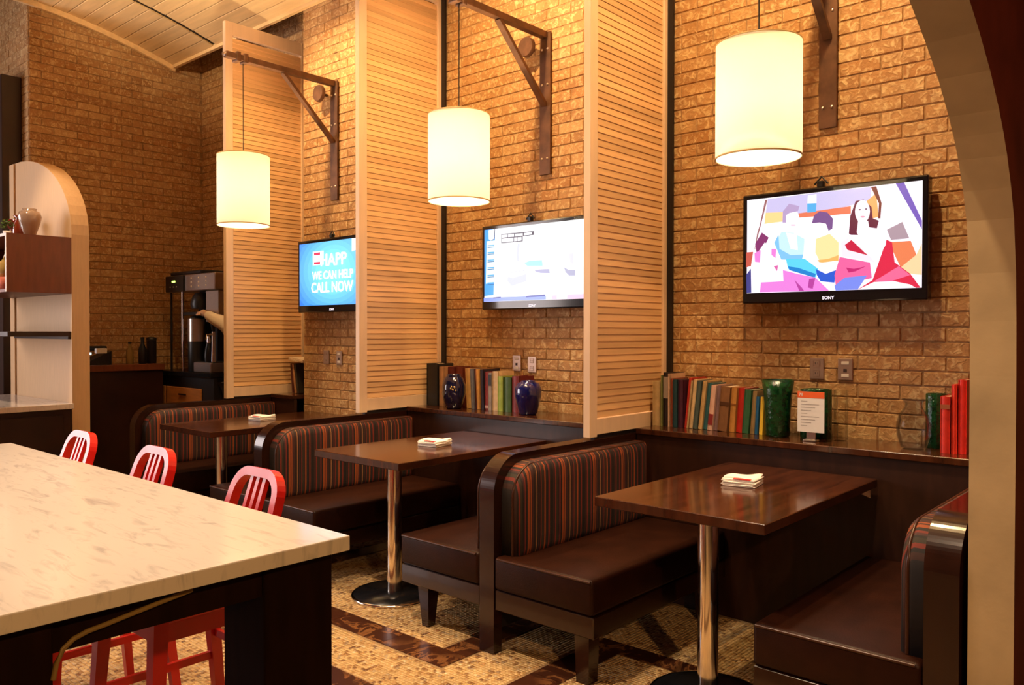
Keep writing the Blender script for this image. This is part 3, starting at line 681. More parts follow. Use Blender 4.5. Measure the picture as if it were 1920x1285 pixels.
family = [((.98, .88, 1.0), [(0, 0), (1, 0), (1, 1), (0, 1)]),
 F((.74, .70, .86), (440, 290), (860, 240), (1270, 200), (1270, 300), (940, 395), (720, 405), (420, 400)),
 F((1, .78, .5), (420, 400), (570, 395), (570, 470), (410, 490)), F((.85, .42, .3), (700, 405), (1120, 350), (1120, 410), (710, 440)),
 F((.55, .35, .35), (415, 300), (437, 293), (345, 570), (330, 700), (325, 690)),
 F((.42, .32, .66), (1450, 175), (1510, 168), (1636, 470), (1636, 540)),
 F((.95, .6, .35), (1240, 310), (1310, 250), (1330, 440), (1280, 450)), F((.4, .16, .14), (1270, 200), (1310, 195), (1350, 330), (1342, 450), (1325, 450), (1330, 330)),
 F((.95, .95, 1), (780, 262), (850, 252), (850, 326), (775, 326)), F((.3, .62, .85), (775, 326), (850, 324), (846, 394), (775, 400)),
 F((.62, .52, .56), (1390, 540), (1500, 480), (1550, 610), (1420, 622)), F((.86, .44, .28), (1400, 640), (1560, 630), (1600, 740), (1490, 840), (1430, 700)),
 F((1, .76, .56), (1490, 840), (1600, 740), (1637, 650), (1638, 900), (1560, 890)),
 F((1, .97, 1), (430, 640), (530, 560), (620, 530), (720, 560), (790, 640), (770, 800), (600, 790), (500, 720)),
 F((.72, .86, .98), (500, 650), (560, 555), (660, 560), (755, 610), (745, 760), (560, 770)), F((.98, .97, 1), (600, 560), (690, 570), (700, 700), (640, 690)),
 F((.45, .70, .92), (500, 640), (535, 575), (545, 690), (640, 740), (745, 735), (735, 780), (560, 775)),
 FE((1, .93, .96), 645, 450, 62, 95), F((.66, .56, .72), (570, 480), (572, 390), (625, 328), (712, 348), (700, 388), (630, 402), (600, 420), (598, 480)), FE((.9, .75, .82), 660, 500, 22, 8),
 F((.32, .76, .92), (600, 770), (760, 770), (870, 850), (850, 920), (620, 850)), F((.12, .45, .75), (620, 830), (700, 840), (850, 890), (840, 920), (630, 860)),
 F((1, .95, .97), (780, 640), (850, 570), (960, 545), (1060, 600), (1060, 760), (970, 890), (880, 860), (820, 760)),
 F((1, .82, .56), (850, 610), (960, 570), (1030, 640), (1030, 780), (890, 805), (845, 720)), F((.95, .64, .34), (860, 780), (950, 770), (1030, 740), (1030, 785), (890, 808)),
 FE((1, .92, .94), 880, 525, 62, 58), F((.42, .28, .48), (815, 485), (835, 420), (880, 390), (940, 400), (985, 450), (980, 530), (950, 545), (930, 490), (880, 480)),
 F((1, .93, .95), (840, 790), (900, 800), (1020, 785), (970, 890), (890, 862)), F((.14, .30, .75), (850, 850), (930, 890), (1010, 860), (1000, 960), (890, 950), (860, 900)),
 F((.88, .34, .56), (1040, 755), (1270, 800), (1285, 925), (1010, 985), (1000, 900)), F((.70, .14, .38), (1090, 840), (1150, 850), (1240, 830), (1160, 870), (1110, 880)),
 F((.80, .14, .24), (1290, 940), (1390, 620), (1430, 640), (1450, 800), (1560, 890), (1632, 1000), (1180, 1014)), F((.92, .36, .52), (1300, 950), (1480, 830), (1560, 900), (1480, 930), (1400, 960)),
 F((.96, .92, .98), (1180, 1016), (1300, 955), (1450, 950), (1560, 975), (1600, 1002)), F((.42, .48, .86), (1000, 985), (1080, 920), (1250, 902), (1180, 1015), (1010, 1022)),
 F((1, .94, .97), (1110, 610), (1180, 560), (1300, 550), (1390, 560), (1385, 660), (1310, 800), (1140, 690)), F((.88, .88, .9), (1130, 600), (1200, 660), (1290, 600), (1290, 740), (1180, 690)),
 F((1, .84, .90), (1050, 640), (1110, 600), (1090, 700), (1270, 750), (1310, 800), (1060, 750)), F((.72, .12, .22), (1080, 660), (1130, 620), (1230, 720), (1260, 745), (1100, 700)),
 F((.36, .13, .2), (1110, 570), (1120, 430), (1160, 312), (1220, 300), (1280, 360), (1290, 450), (1335, 470), (1320, 530), (1260, 520), (1190, 582), (1125, 580)),
 F((1, .90, .94), (1180, 470), (1255, 470), (1270, 560), (1190, 600), (1170, 560)), FE((1, .92, .96), 1212, 395, 56, 92), FE((.9, .5, .6), 1215, 438, 18, 7), FE((.4, .25, .35), 1192, 380, 9, 6), FE((.4, .25, .35), 1240, 376, 9, 6),
 F((.46, .18, .36), (335, 650), (395, 560), (455, 600), (410, 690), (350, 730)), F((1, .95, .98), (305, 960), (330, 760), (420, 640), (520, 690), (580, 900), (582, 960), (310, 1030)),
 F((.90, .45, .78), (330, 725), (385, 700), (380, 800), (335, 795)), F((.90, .45, .78), (480, 690), (522, 690), (516, 765), (480, 740)), F((.8, .35, .6), (500, 830), (540, 820), (530, 870)),
 F((.86, .45, .80), (580, 860), (700, 890), (850, 920), (960, 1024), (380, 1040), (390, 960), (585, 950)), F((.65, .22, .55), (680, 940), (740, 1000), (760, 1028), (720, 1028)), F((.65, .22, .55), (800, 930), (850, 925), (830, 1010), (790, 1000)),
 F((.72, .30, .25), (256, 720), (320, 715), (300, 830), (256, 840)), F((.22, .22, .46), (258, 900), (300, 850), (305, 1042), (262, 1046))]
def news(x, y):
    u = (x-130)/1245; top = 240-138*u; bot = 1135-30*u; return (u, (bot-y)/(bot-top))
def N(col, *pts): return (tuple(c**2.0 for c in col), [news(*p) for p in pts])
NW = [((.97, .98, 1.0), [(0, 0), (1, 0), (1, 1), (0, 1)]), N((.25, .60, 1), (130, 240), (275, 224), (255, 1050), (118, 1062)), N((.9, .97, 1), (160, 380), (275, 370), (262, 900), (150, 910)),
 N((1, 1, 1), (188, 240), (268, 230), (262, 350), (225, 375), (190, 355)), N((.15, .15, .3), (268, 228), (276, 226), (270, 345), (225, 378), (225, 368), (262, 345))]
for i, yy in enumerate((430, 515, 610, 705, 800, 895)):
    NW += [N((.25, .62, .85), (175, yy), (266, yy-6), (266, yy+8), (175, yy+14)), N((.18, .42, .62), (175, yy+22), (266, yy+16), (264, yy+26), (175, yy+34))]
NW += [N((.18, .16, .24), (360, 290), (780, 252), (780, 300), (640, 318), (640, 380), (360, 405)), N((.97, .97, 1), (368, 300), (440, 294), (440, 328), (368, 335)), N((.97, .97, 1), (450, 293), (528, 287), (528, 322), (450, 328)), N((.97, .97, 1), (540, 287), (640, 278), (640, 310), (540, 320)), N((.97, .97, 1), (655, 276), (755, 266), (755, 295), (655, 306)),
 N((.97, .97, 1), (370, 348), (520, 335), (520, 380), (370, 394)), N((.97, .97, 1), (530, 334), (565, 331), (565, 376), (530, 380)), N((.97, .97, 1), (575, 331), (626, 326), (626, 370), (575, 376)),
 N((.72, .74, .92), (450, 820), (510, 840), (685, 788), (690, 880), (500, 940), (445, 880)), N((.72, .74, .88), (575, 410), (605, 410), (590, 530), (600, 620), (575, 640), (560, 560)), N((.82, .82, .9), (400, 425), (550, 450), (550, 465), (400, 440)), N((.7, .7, .8), (470, 765), (660, 742), (660, 750), (470, 775)),
 N((.55, .88, .94), (660, 650), (740, 622), (880, 618), (890, 690), (700, 690)), N((.60, .60, .74), (790, 735), (970, 730), (975, 782), (860, 778), (800, 762)), N((.62, .62, .74), (1140, 710), (1200, 745), (1270, 740), (1270, 815), (1200, 815), (1160, 770)), N((.8, .8, .9), (1195, 540), (1255, 530), (1250, 690), (1210, 640)),
 N((.5, .58, .95), (118, 1086), (930, 1062), (930, 1112), (118, 1135)), N((.25, .3, .6), (260, 1082), (360, 1072), (360, 1086), (260, 1096)), N((.25, .3, .6), (690, 1062), (920, 1048), (920, 1070), (690, 1084)), N((.98, .72, .86), (1000, 1062), (1375, 1045), (1375, 1105), (1000, 1112)), N((1, .95, .98), (1060, 1062), (1180, 1056), (1180, 1105), (1060, 1108))]
AD = [((.03, .20, 1.0), [(0, 0), (1, 0), (1, 1), (0, 1)])]
for i in range(9):
    f = i/8; AD.append(((.03+.22*f, .22+.62*f, 1.0), ell(.52, .55, .62*(1-.85*f)+.1, .72*(1-.8*f)+.1, 30)))
AD += [((1, 1, 1), [(.215, .64), (.385, .64), (.385, .86), (.215, .86)]), ((.8, .05, .12), [(.235, .80), (.33, .80), (.33, .84), (.235, .84)]), ((.8, .05, .12), [(.235, .655), (.33, .655), (.33, .69), (.235, .69)]), ((1, 1, 1), [(.80, .80), (.93, .84), (.96, 1), (.80, 1)])]
M['word'] = mat('word_white', (1, 1, 1), 0.4, emit=(1, 1, 1), estr=1.1)
tv(-3.046, -.38, 'flat television on brick pier showing white words on blue', AD, (('HAPP', -.125, .19, .070, .125, 'word'), ('WE CAN HELP', -.235, .265, -.028, .085, 'word'), ('CALL NOW', -.245, .265, -.125, .105, 'word')))
tv(-1.352, -.10, 'flat television in middle booth showing a bright white news picture', NW)
tv(.480, -.10, 'flat television in near booth showing a family sitting in a tent', family)

def plate(x, yw, z, label, kind):
    t = thing('wall_plate', label, 'wall plate', (x, yw-.0075, z), 0, 'metal outlet plates on the brick')
    MB().rbox(-.035, .035, -.008, 0, -.052, .052, .003, 1).build('cover', 'plate', t)
    if kind == 'outlet':
        for s in (-1, 1): MB().rbox(-.016, .016, -.010, -.007, s*.024-.014, s*.024+.014, .003, 1).build('socket', 'plate', t)
        for s in (-1, 1):
            for q in (-1, 1): MB().box(q*.006-.0015, q*.006+.0015, -.0105, -.009, s*.024-.004, s*.024+.006).build('slot', 'socket_dark', t)
    else:
        for s in (-1, 1): MB().rbox(-.018, .018, -.010, -.007, s*.03-.008, s*.03+.008, .002, 1).build('port_label', 'socket_white', t)
        MB().box(-.008, .008, -.0095, -.007, -.014, .002).build('port', 'socket_dark', t)
plate(.830, 0, 1.192, 'left outlet plate in near booth above the green vases', 'outlet')
plate(.966, 0, 1.192, 'right port plate in near booth above the clear glass cylinder', 'port')
plate(-1.12, 0, 1.165, 'left port plate in middle booth above the green book', 'port')
plate(-.99, 0, 1.16, 'right plate in middle booth above the blue vase', 'outlet')
plate(-2.80, PY, 1.174, 'left outlet plate on the brick pier', 'outlet')
plate(-2.638, PY, 1.172, 'right port plate on the brick pier', 'port')

# ------------------------------------------------------------------ books and vases on the ledges
def book(x, yf, z, w, h, d, col, lean, name, group, band=None, flat=False):
    key = 'cover_%02x%02x%02x' % tuple(int(255*c) for c in col)
    if key not in M: M[key] = mat(key, col, 0.45, var=0.15, vscale=25)
    t = thing('book', name, 'book', (x, yf, z), 0, group); t.rotation_euler = (0, lean, 0)
    c = .0025; m = MB()
    m.box(-w/2, -w/2+c, 0, d, 0, h).box(w/2-c, w/2, 0, d, 0, h); n = 6; sp = [(-w/2, .004)]+[(-w/2+w*i/n, .004-.005*math.sin(PI*i/n)) for i in range(1, n)]+[(w/2, .004), (w/2, .007), (-w/2, .007)]
    m.prism(sp, 'z', 0, h); m.build('cover', key, t)
    MB().box(-w/2+c, w/2-c, .007, d-.004, .003, h-.004).build('pages', 'pages', t)
    if band:
        z0, z1, bc = band; kb = 'band_%02x%02x%02x' % tuple(int(255*q) for q in bc)
        if kb not in M: M[kb] = mat(kb, bc, 0.5)
        MB().box(-w/2+.001, w/2-.001, -.0022, .0035, h*z0, h*z1).build('spine_label', kb, t)
    return t
g3 = 'books on the near ledge'
def px_x(u, y):                    # where a line of sight across the ledge meets the plane of the spines
    r = fw + r2*((u-960)/1523.859); return CAM.x + r.x*(y-CAM.y)/r.y
# spines measured along the ledge: left, right (photo columns), height, lean, colour, label, label band
Y3 = -.215
B3 = [(1224, 1237, .235, 0, (.55, .42, .22), 'cream floral book, first on the left of near ledge', None), (1237.5, 1240.5, .27, 0, (.20, .22, .07), 'thin olive book beside the cream floral one', None),
 (1241, 1251.5, .285, 0, (.02, .012, .012), 'black book with pale spine lettering on near ledge', (.52, .92, (.30, .24, .2))), (1252, 1255, .28, 0, (.55, .36, .24), 'thin pinkish book beside the black book', None),
 (1255.5, 1261.5, .255, 0, (.24, .05, .02), 'dark rust brown book on near ledge', None), (1262, 1270, .25, 0, (.012, .05, .06), 'dark navy teal book on near ledge', None), (1270.5, 1279.5, .25, 0, (.06, .012, .03), 'dark maroon book left of the bright red one', None),
 (1281, 1286.5, .262, .10, (.50, .035, .02), 'narrow bright red book leaning among dark ones', None), (1287, 1290, .25, .105, (.42, .30, .15), 'very thin tan leaning book next to narrow red', None), (1290.5, 1297.5, .255, .11, (.66, .48, .26), 'cream leaning book on near ledge', None),
 (1299, 1307, .25, .11, (.07, .10, .09), 'grey green leaning book on near ledge', None), (1308, 1315, .25, .115, (.50, .33, .14), 'tan leaning book on near ledge', None), (1316, 1324, .24, .115, (.03, .11, .12), 'teal leaning book on near ledge', None),
 (1326, 1335, .23, .10, (.66, .42, .33), 'pale pink book with maroon lower spine', (.12, .36, (.22, .02, .02))), (1336, 1344, .23, .10, (.22, .13, .13), 'mauve grey leaning book on near ledge', None), (1345.5, 1363, .225, .09, (.22, .10, .04), 'thick brown leaning book on near ledge', (.58, .66, (.08, .03, .01))),
 (1366, 1376, .225, .07, (.48, .22, .05), 'orange tan book left of the thick red one', (.60, .64, (.28, .10, .02))), (1378, 1389, .222, .07, (.44, .02, .01), 'thick red book in middle of near ledge row', None), (1391, 1403, .215, .07, (.03, .11, .045), 'green book right of the thick red one', None),
 (1405, 1413, .21, .07, (.27, .17, .06), 'olive tan book near end of near ledge row', None), (1415.5, 1421, .185, .05, (.01, .09, .20), 'blue book beside the yellow one', None), (1422.5, 1429, .185, .045, (.75, .50, .04), 'bright yellow book at end of near ledge row', None)]
def put_books(rows, y, group, spine_off=0.0):
    for i, (a, b, h, lean, col, lab, bd) in enumerate(rows):
        xa, xb = px_x(a, y), px_x(b, y); yy = y+(0.02*((i*37) % 5)/5)
        book((xa+xb)/2, yy, LZ+.0005+abs(math.sin(lean))*(xb-xa)/2, max(.007, xb-xa-.001), h, .15+.02*((i*13) % 4)/4, col, lean, lab, group, bd)
put_books(B3, Y3, g3)
R3 = [(1764, 1783, .235, .0, (.55, .025, .012), 'shorter red book at right end of near ledge', (.78, .86, (.30, .08, .03))), (1783.5, 1795, .285, .0, (.68, .035, .012), 'tall narrow red book between two red books', None), (1795.5, 1812, .305, 0, (.66, .022, .01), 'tallest red book at far right of near ledge', None)]
put_books(R3, -.27, g3)
Y2 = -.215; g2 = 'books on the middle ledge'
B2 = [(800, 820, .285, 0, (.012, .012, .014), 'large black book at left end of middle ledge', None), (822, 830, .265, 0, (.42, .22, .10), 'tan and brown book beside large black book', None),
 (872, 882, .262, -.06, (.62, .36, .12), 'cream orange book leaning left on middle ledge', None), (883, 888, .26, -.055, (.20, .20, .24), 'grey blue book on middle ledge', None), (889, 894, .26, -.05, (.09, .02, .01), 'narrow dark brown book on middle ledge', None), (894.5, 899.5, .26, -.045, (.70, .34, .07), 'narrow orange book on middle ledge', None),
 (900, 905.5, .26, -.03, (.03, .02, .03), 'nearly black narrow book on middle ledge', None), (906, 914, .245, 0, (.30, .035, .025), 'red book with pale label on middle ledge', (.05, .12, (.6, .35, .3))), (914.5, 920.5, .24, 0, (.36, .30, .26), 'grey white book on middle ledge', (.66, .95, (.03, .03, .03))),
 (921, 931, .25, 0, (.70, .50, .28), 'cream book left of the lime green one', None), (933, 942.5, .22, 0, (.33, .42, .06), 'lime green book on middle ledge', None), (943, 956, .215, 0, (.05, .10, .02), 'dark green book beside the lime green one', None), (957, 969, .225, 0, (.16, .014, .014), 'maroon book left of the cobalt vase', None)]
put_books(B2, Y2, g2)
put_books([(840, 852, .265, 0, (.12, .018, .014), 'dark maroon book behind the navy vase', None), (852.5, 866, .262, 0, (.17, .03, .015), 'rust red book behind the navy vase', None)], -.17, g2)
for i, (x, l, col, lab) in enumerate(((-3.335, .12, (.10, .015, .01), 'dark red book leaning in niche by pier'), (-3.30, .16, (.45, .22, .10), 'tan book leaning in niche by pier'), (-3.262, .19, (.03, .025, .02), 'black book leaning in niche by pier'))):
    book(x, -.235, LZ+.003, .022, .24, .16, col, -l, lab, 'books in the far niche')
bk = book(-3.25, -.25, LZ+.272, .02, .2, .19, (.75, .60, .42), 0, 'pale flat book lying across the niche books', 'books in the far niche'); bk.rotation_euler = (0, -PI/2+.10, 0); bk.location = (-3.16, -.26, LZ+.262)

def vase(name, prof, loc, m, label, cat='vase', n=32, extra=None):
    t = thing(name, label, cat, loc)
    MB().lathe(prof, 0, 0, n, cap=False).build('body', m, t)
    if extra: extra(t)
    return t
def shell(out, th=.004, bottom=.006):          # outer profile (r,z) upward -> closed vessel
    inn = [(max(.0005, r-th), max(z, out[0][1]+bottom)) for r, z in reversed(out)]
    return [(.0005, out[0][1])]+out+inn+[(.0005, out[0][1]+bottom)]
def fluted(name, r, h, loc, label, nf=14):
    t = thing(name, label, 'vase', loc, 0, 'green ribbed cylinder vases'); n = nf*4; mb = MB(); vs = []
    for z in (0, .004, h-.003, h):
        for i in range(n):
            a = 2*PI*i/n; rr = r*(1-.05*(1-abs(math.cos(nf*a/2))))-(.002 if z in (0, h) else 0); vs.append((rr*math.cos(a), rr*math.sin(a), z))
    fs = [(k*n+i, k*n+(i+1) % n, (k+1)*n+(i+1) % n, (k+1)*n+i) for k in range(3) for i in range(n)]
    mb.add(vs, fs, True); mb.add(vs[:n], [tuple(reversed(range(n)))]); mb.build('body', 'green_glass', t)
    MB().lathe([(r*.93, h), (r*.85, h), (r*.82, h-.06), (.001, h-.06)], 0, 0, n, cap=False).build('inner_wall', 'green_glass', t)
YV = -.20
vase('flared_vase', shell([(.052, 0), (.056, .01), (.060, .12), (.066, .2), (.076, .272)]), (px_x(1459, YV-.0), YV, LZ), 'green_glass', 'tall flared dark green glass vase beside the yellow book')
fluted('ribbed_vase', .071, .232, (px_x(1531, -.14), -.14, LZ), 'wide dark green ribbed vase behind the orange headed menu card')
fluted('ribbed_vase', .043, .236, (px_x(1757, -.115), -.115, LZ), 'narrow dark green ribbed vase left of the red books')
vase('glass_cylinder', shell([(.030, 0), (.032, .005), (.032, .235)], .002), (px_x(1577, -.16), -.16, LZ), 'clear_glass', 'clear glass cylinder vase right of the menu card')
vase('glass_vase', shell([(.042, 0), (.052, .01), (.066, .06), (.069, .10), (.060, .145), (.036, .180), (.034, .195), (.048, .215)], .003), (px_x(1714, -.22), -.22, LZ), 'smoke_glass', 'round bellied smoky glass vase left of narrow green vase')
vase('cobalt_vase', shell([(.045, 0), (.055, .012), (.080, .11), (.082, .155), (.066, .19), (.042, .2), (.044, .206)]), (px_x(990.5, -.235), -.235, LZ), 'blue_glaze', 'glossy cobalt blue vase at right end of middle ledge books')
def sparkle_dots(t):
    for k in range(7):
        a = k*2*PI/7; MB().lathe([(.0001, 0), (.008, .002), (.0001, .004)], 0, 0, 8).build('sparkle_dot', 'gold_glaze', t).matrix_local = Matrix.Translation((.072*math.cos(-1.0+a*.08)+0, .072*math.sin(-1.0+a*.08)-.006, .135+.012*math.sin(a*2))) @ Matrix.Rotation(PI/2, 4, 'X')  # highlight sparkle on the glaze, modelled as a cluster of gold dots
vase('navy_vase', shell([(.045, 0), (.058, .015), (.078, .10), (.078, .15), (.062, .20), (.045, .215), (.048, .225)]), (px_x(851, -.27), -.27, LZ), 'navy_glaze', 'dark navy vase with highlight sparkle set as gold dots among middle ledge books', extra=sparkle_dots)
def menu(x, y):
    t = thing('menu_card', 'white menu card with orange header in small stand', 'menu', (x, y, LZ)); 
    b = MB().rbox(-.03, .03, -.022, .022, 0, .010, .004, 2).build('stand_base', 'steel', t)
    MB().box(-.02, .02, -.004, .004, .008, .046).build('stand_clip', 'steel', t)
    c = MB().box(-.062, .062, -.0065, -.0045, .042, .228).build('card', 'paper', t)
    MB().box(-.062, .062, -.0072, -.0066, .199, .228).build('header', 'orange', c)
    text('header_mark', '78', .02, 'paper', c, Matrix.Translation((-.046, -.0078, .206)) @ FRONT, .0002)
    for i in range(9): MB().box(-.046, -.046+.03+.018*((i*7) % 4), -.0070, -.0066, .182-i*.014, .1845-i*.014).build('text_line', 'grey_print', c)
menu(px_x(1522, -.27), -.27)

# ------------------------------------------------------------------ marble communal table
def communal():
    t = thing('communal_table', 'long white marble communal table with thick dark legs', 'table', (-.27, -3.235, 0))
    ox, oy = -.27, -3.235
    MB().rbox(-1.40-ox, .868-ox, -3.62-oy, -2.838-oy, .876, .91, .003, 2).build('marble_top', 'marble', t)
    MB().box(-1.30-ox, .80-ox, -3.56-oy, -2.90-oy, .80, .8755).build('apron', 'leg_wood', t)
    for x0, x1 in ((.64, .81), (-1.10, -.94)):
        for y0, y1 in ((-3.02, -2.845), (-3.61, -3.435)):
            MB().rbox(x0-ox, x1-ox, y0-oy, y1-oy, 0, .8757, .003, 1).build('leg', 'leg_wood', t)
communal()
hz = MB().tube([(.818, -3.438, 0.760), (.818, -3.433, 0.787), (.818, -3.422, 0.809), (.818, -3.404, 0.823), (.818, -3.380, 0.830), (.818, -3.348, 0.834), (.818, -3.309, 0.840), (.818, -3.249, 0.849), (.818, -3.185, 0.858)], .0048, 8).build('hose', 'hose')
tag(hz, 'ochre cable hanging under the edge of the marble table', 'cable')

# ------------------------------------------------------------------ red counter stools
def stool(loc, rz, label):
    t = thing('counter_stool', label, 'stool', loc, rz, 'red metal counter stools at the marble table')
    # local: seat centre at origin, backrest at +y, faces -y
    sz = .605; w = .185
    s = MB().rbox(-.19, .19, -.185, .175, sz-.03, sz, .014, 3, True).build('seat', 'red_paint', t)
    def sw(p, a, b, upv, name, par=t): return MB().sweep(p, a, b, up=upv).build(name, 'red_paint', par)
    # back hoop: rises from the rear seat corners and leans back
    def bp(x, z): return (x, .165+.055*(z-sz)/.30+.03*max(0, (z-sz-.1))/.2, z)
    top = .915; R = .075; hw = .126; path = []
    path += [bp(-hw-.03, sz-.03), bp(-hw-.012, .72), bp(-hw, top-R)]
    for i in range(1, 8):
        a = PI/2*i/8; path.append(bp(-hw+R*(1-math.cos(a)), top-R+R*math.sin(a)))
    path += [bp(-hw+R, top), bp(hw-R, top)]
    for i in range(1, 8):
        a = PI/2*i/8; path.append(bp(hw-R+R*math.sin(a), top-R+R*math.cos(a)))
    path += [bp(hw, top-R), bp(hw+.012, .72), bp(hw+.03, sz-.03)]
    mb = MB(); pv = [Vector(p) for p in path]; n = len(pv); vs = []
    for i, p in enumerate(pv):
        tt = (pv[min(i+1, n-1)]-pv[max(i-1, 0)]).normalized(); nr = Vector((0, 1, -.25)).normalized(); sd = tt.cross(nr).normalized()
        for a, b in ((-1, -1), (1, -1), (1, 1), (-1, 1)): vs.append(p+sd*(a*.0145)+nr*(b*.016))
    fs = [(i*4+q, i*4+(q+1) % 4, i*4+4+(q+1) % 4, i*4+4+q) for i in range(n-1) for q in range(4)]+[(3, 2, 1, 0), tuple(4*(n-1)+q for q in range(4))]
    mb.add(vs, fs).build('back_hoop', 'red_paint', t)
    for x in (-.037, 0, .037): MB().sweep([bp(x, sz-.01), bp(x, .76), bp(x, top-.008)], .017, .016, up=(1, 0, 0)).build('back_slat', 'red_paint', t)
    lg = {}
    for sx in (-1, 1):
        for sy, y0, y1 in ((-1, -.165, -.20), (1, .16, .225)):
            a, b = Vector((sx*.172, y0, sz-.02)), Vector((sx*.205, y1, 0)); lg[(sx, sy)] = (a, b)
            m = MB(); q = .017
            vs = [(b.x-q*.8, b.y-q*.8, 0), (b.x+q*.8, b.y-q*.8, 0), (b.x+q*.8, b.y+q*.8, 0), (b.x-q*.8, b.y+q*.8, 0), (a.x-q*1.25, a.y-q*1.2, a.z), (a.x+q*1.25, a.y-q*1.2, a.z), (a.x+q*1.25, a.y+q*1.2, a.z), (a.x-q*1.25, a.y+q*1.2, a.z)]
            m.add(vs, [(3,2,1,0),(4,5,6,7),(0,1,5,4),(1,2,6,5),(2,3,7,6),(3,0,4,7)]).build('leg', 'red_paint', t)
    def at(k, z): a, b = lg[k]; return a.lerp(b, (a.z-z)/a.z)
    for k1, k2, z in (((-1, -1), (-1, 1), .30), ((1, -1), (1, 1), .30), ((-1, -1), (1, -1), .22), ((-1, 1), (1, 1), .38)):
        MB().sweep([at(k1, z), at(k2, z)], .024, .014, up=(0, 0, 1)).build('stretcher', 'red_paint', t)
    for k1, k2 in (((-1, -1), (-1, 1)), ((1, -1), (1, 1)), ((-1, -1), (1, -1))):
        MB().sweep([at(k1, .555), at(k2, .555)], .06, .012, up=(0, 0, 1)).build('seat_rail', 'red_paint', t)
    return t
SY = -2.80
stool((.02, SY, 0), 0, 'red metal stool nearest the marble table corner, before the middle bench')
stool((-.70, SY, 0), 0, 'red metal stool in the middle of three at the marble table')
stool((-1.42, SY, 0), 0, 'red metal stool at far end of the marble table')
stool((.10, -3.44, 0), PI, 'red metal stool tucked under near side of marble table, mostly hidden')

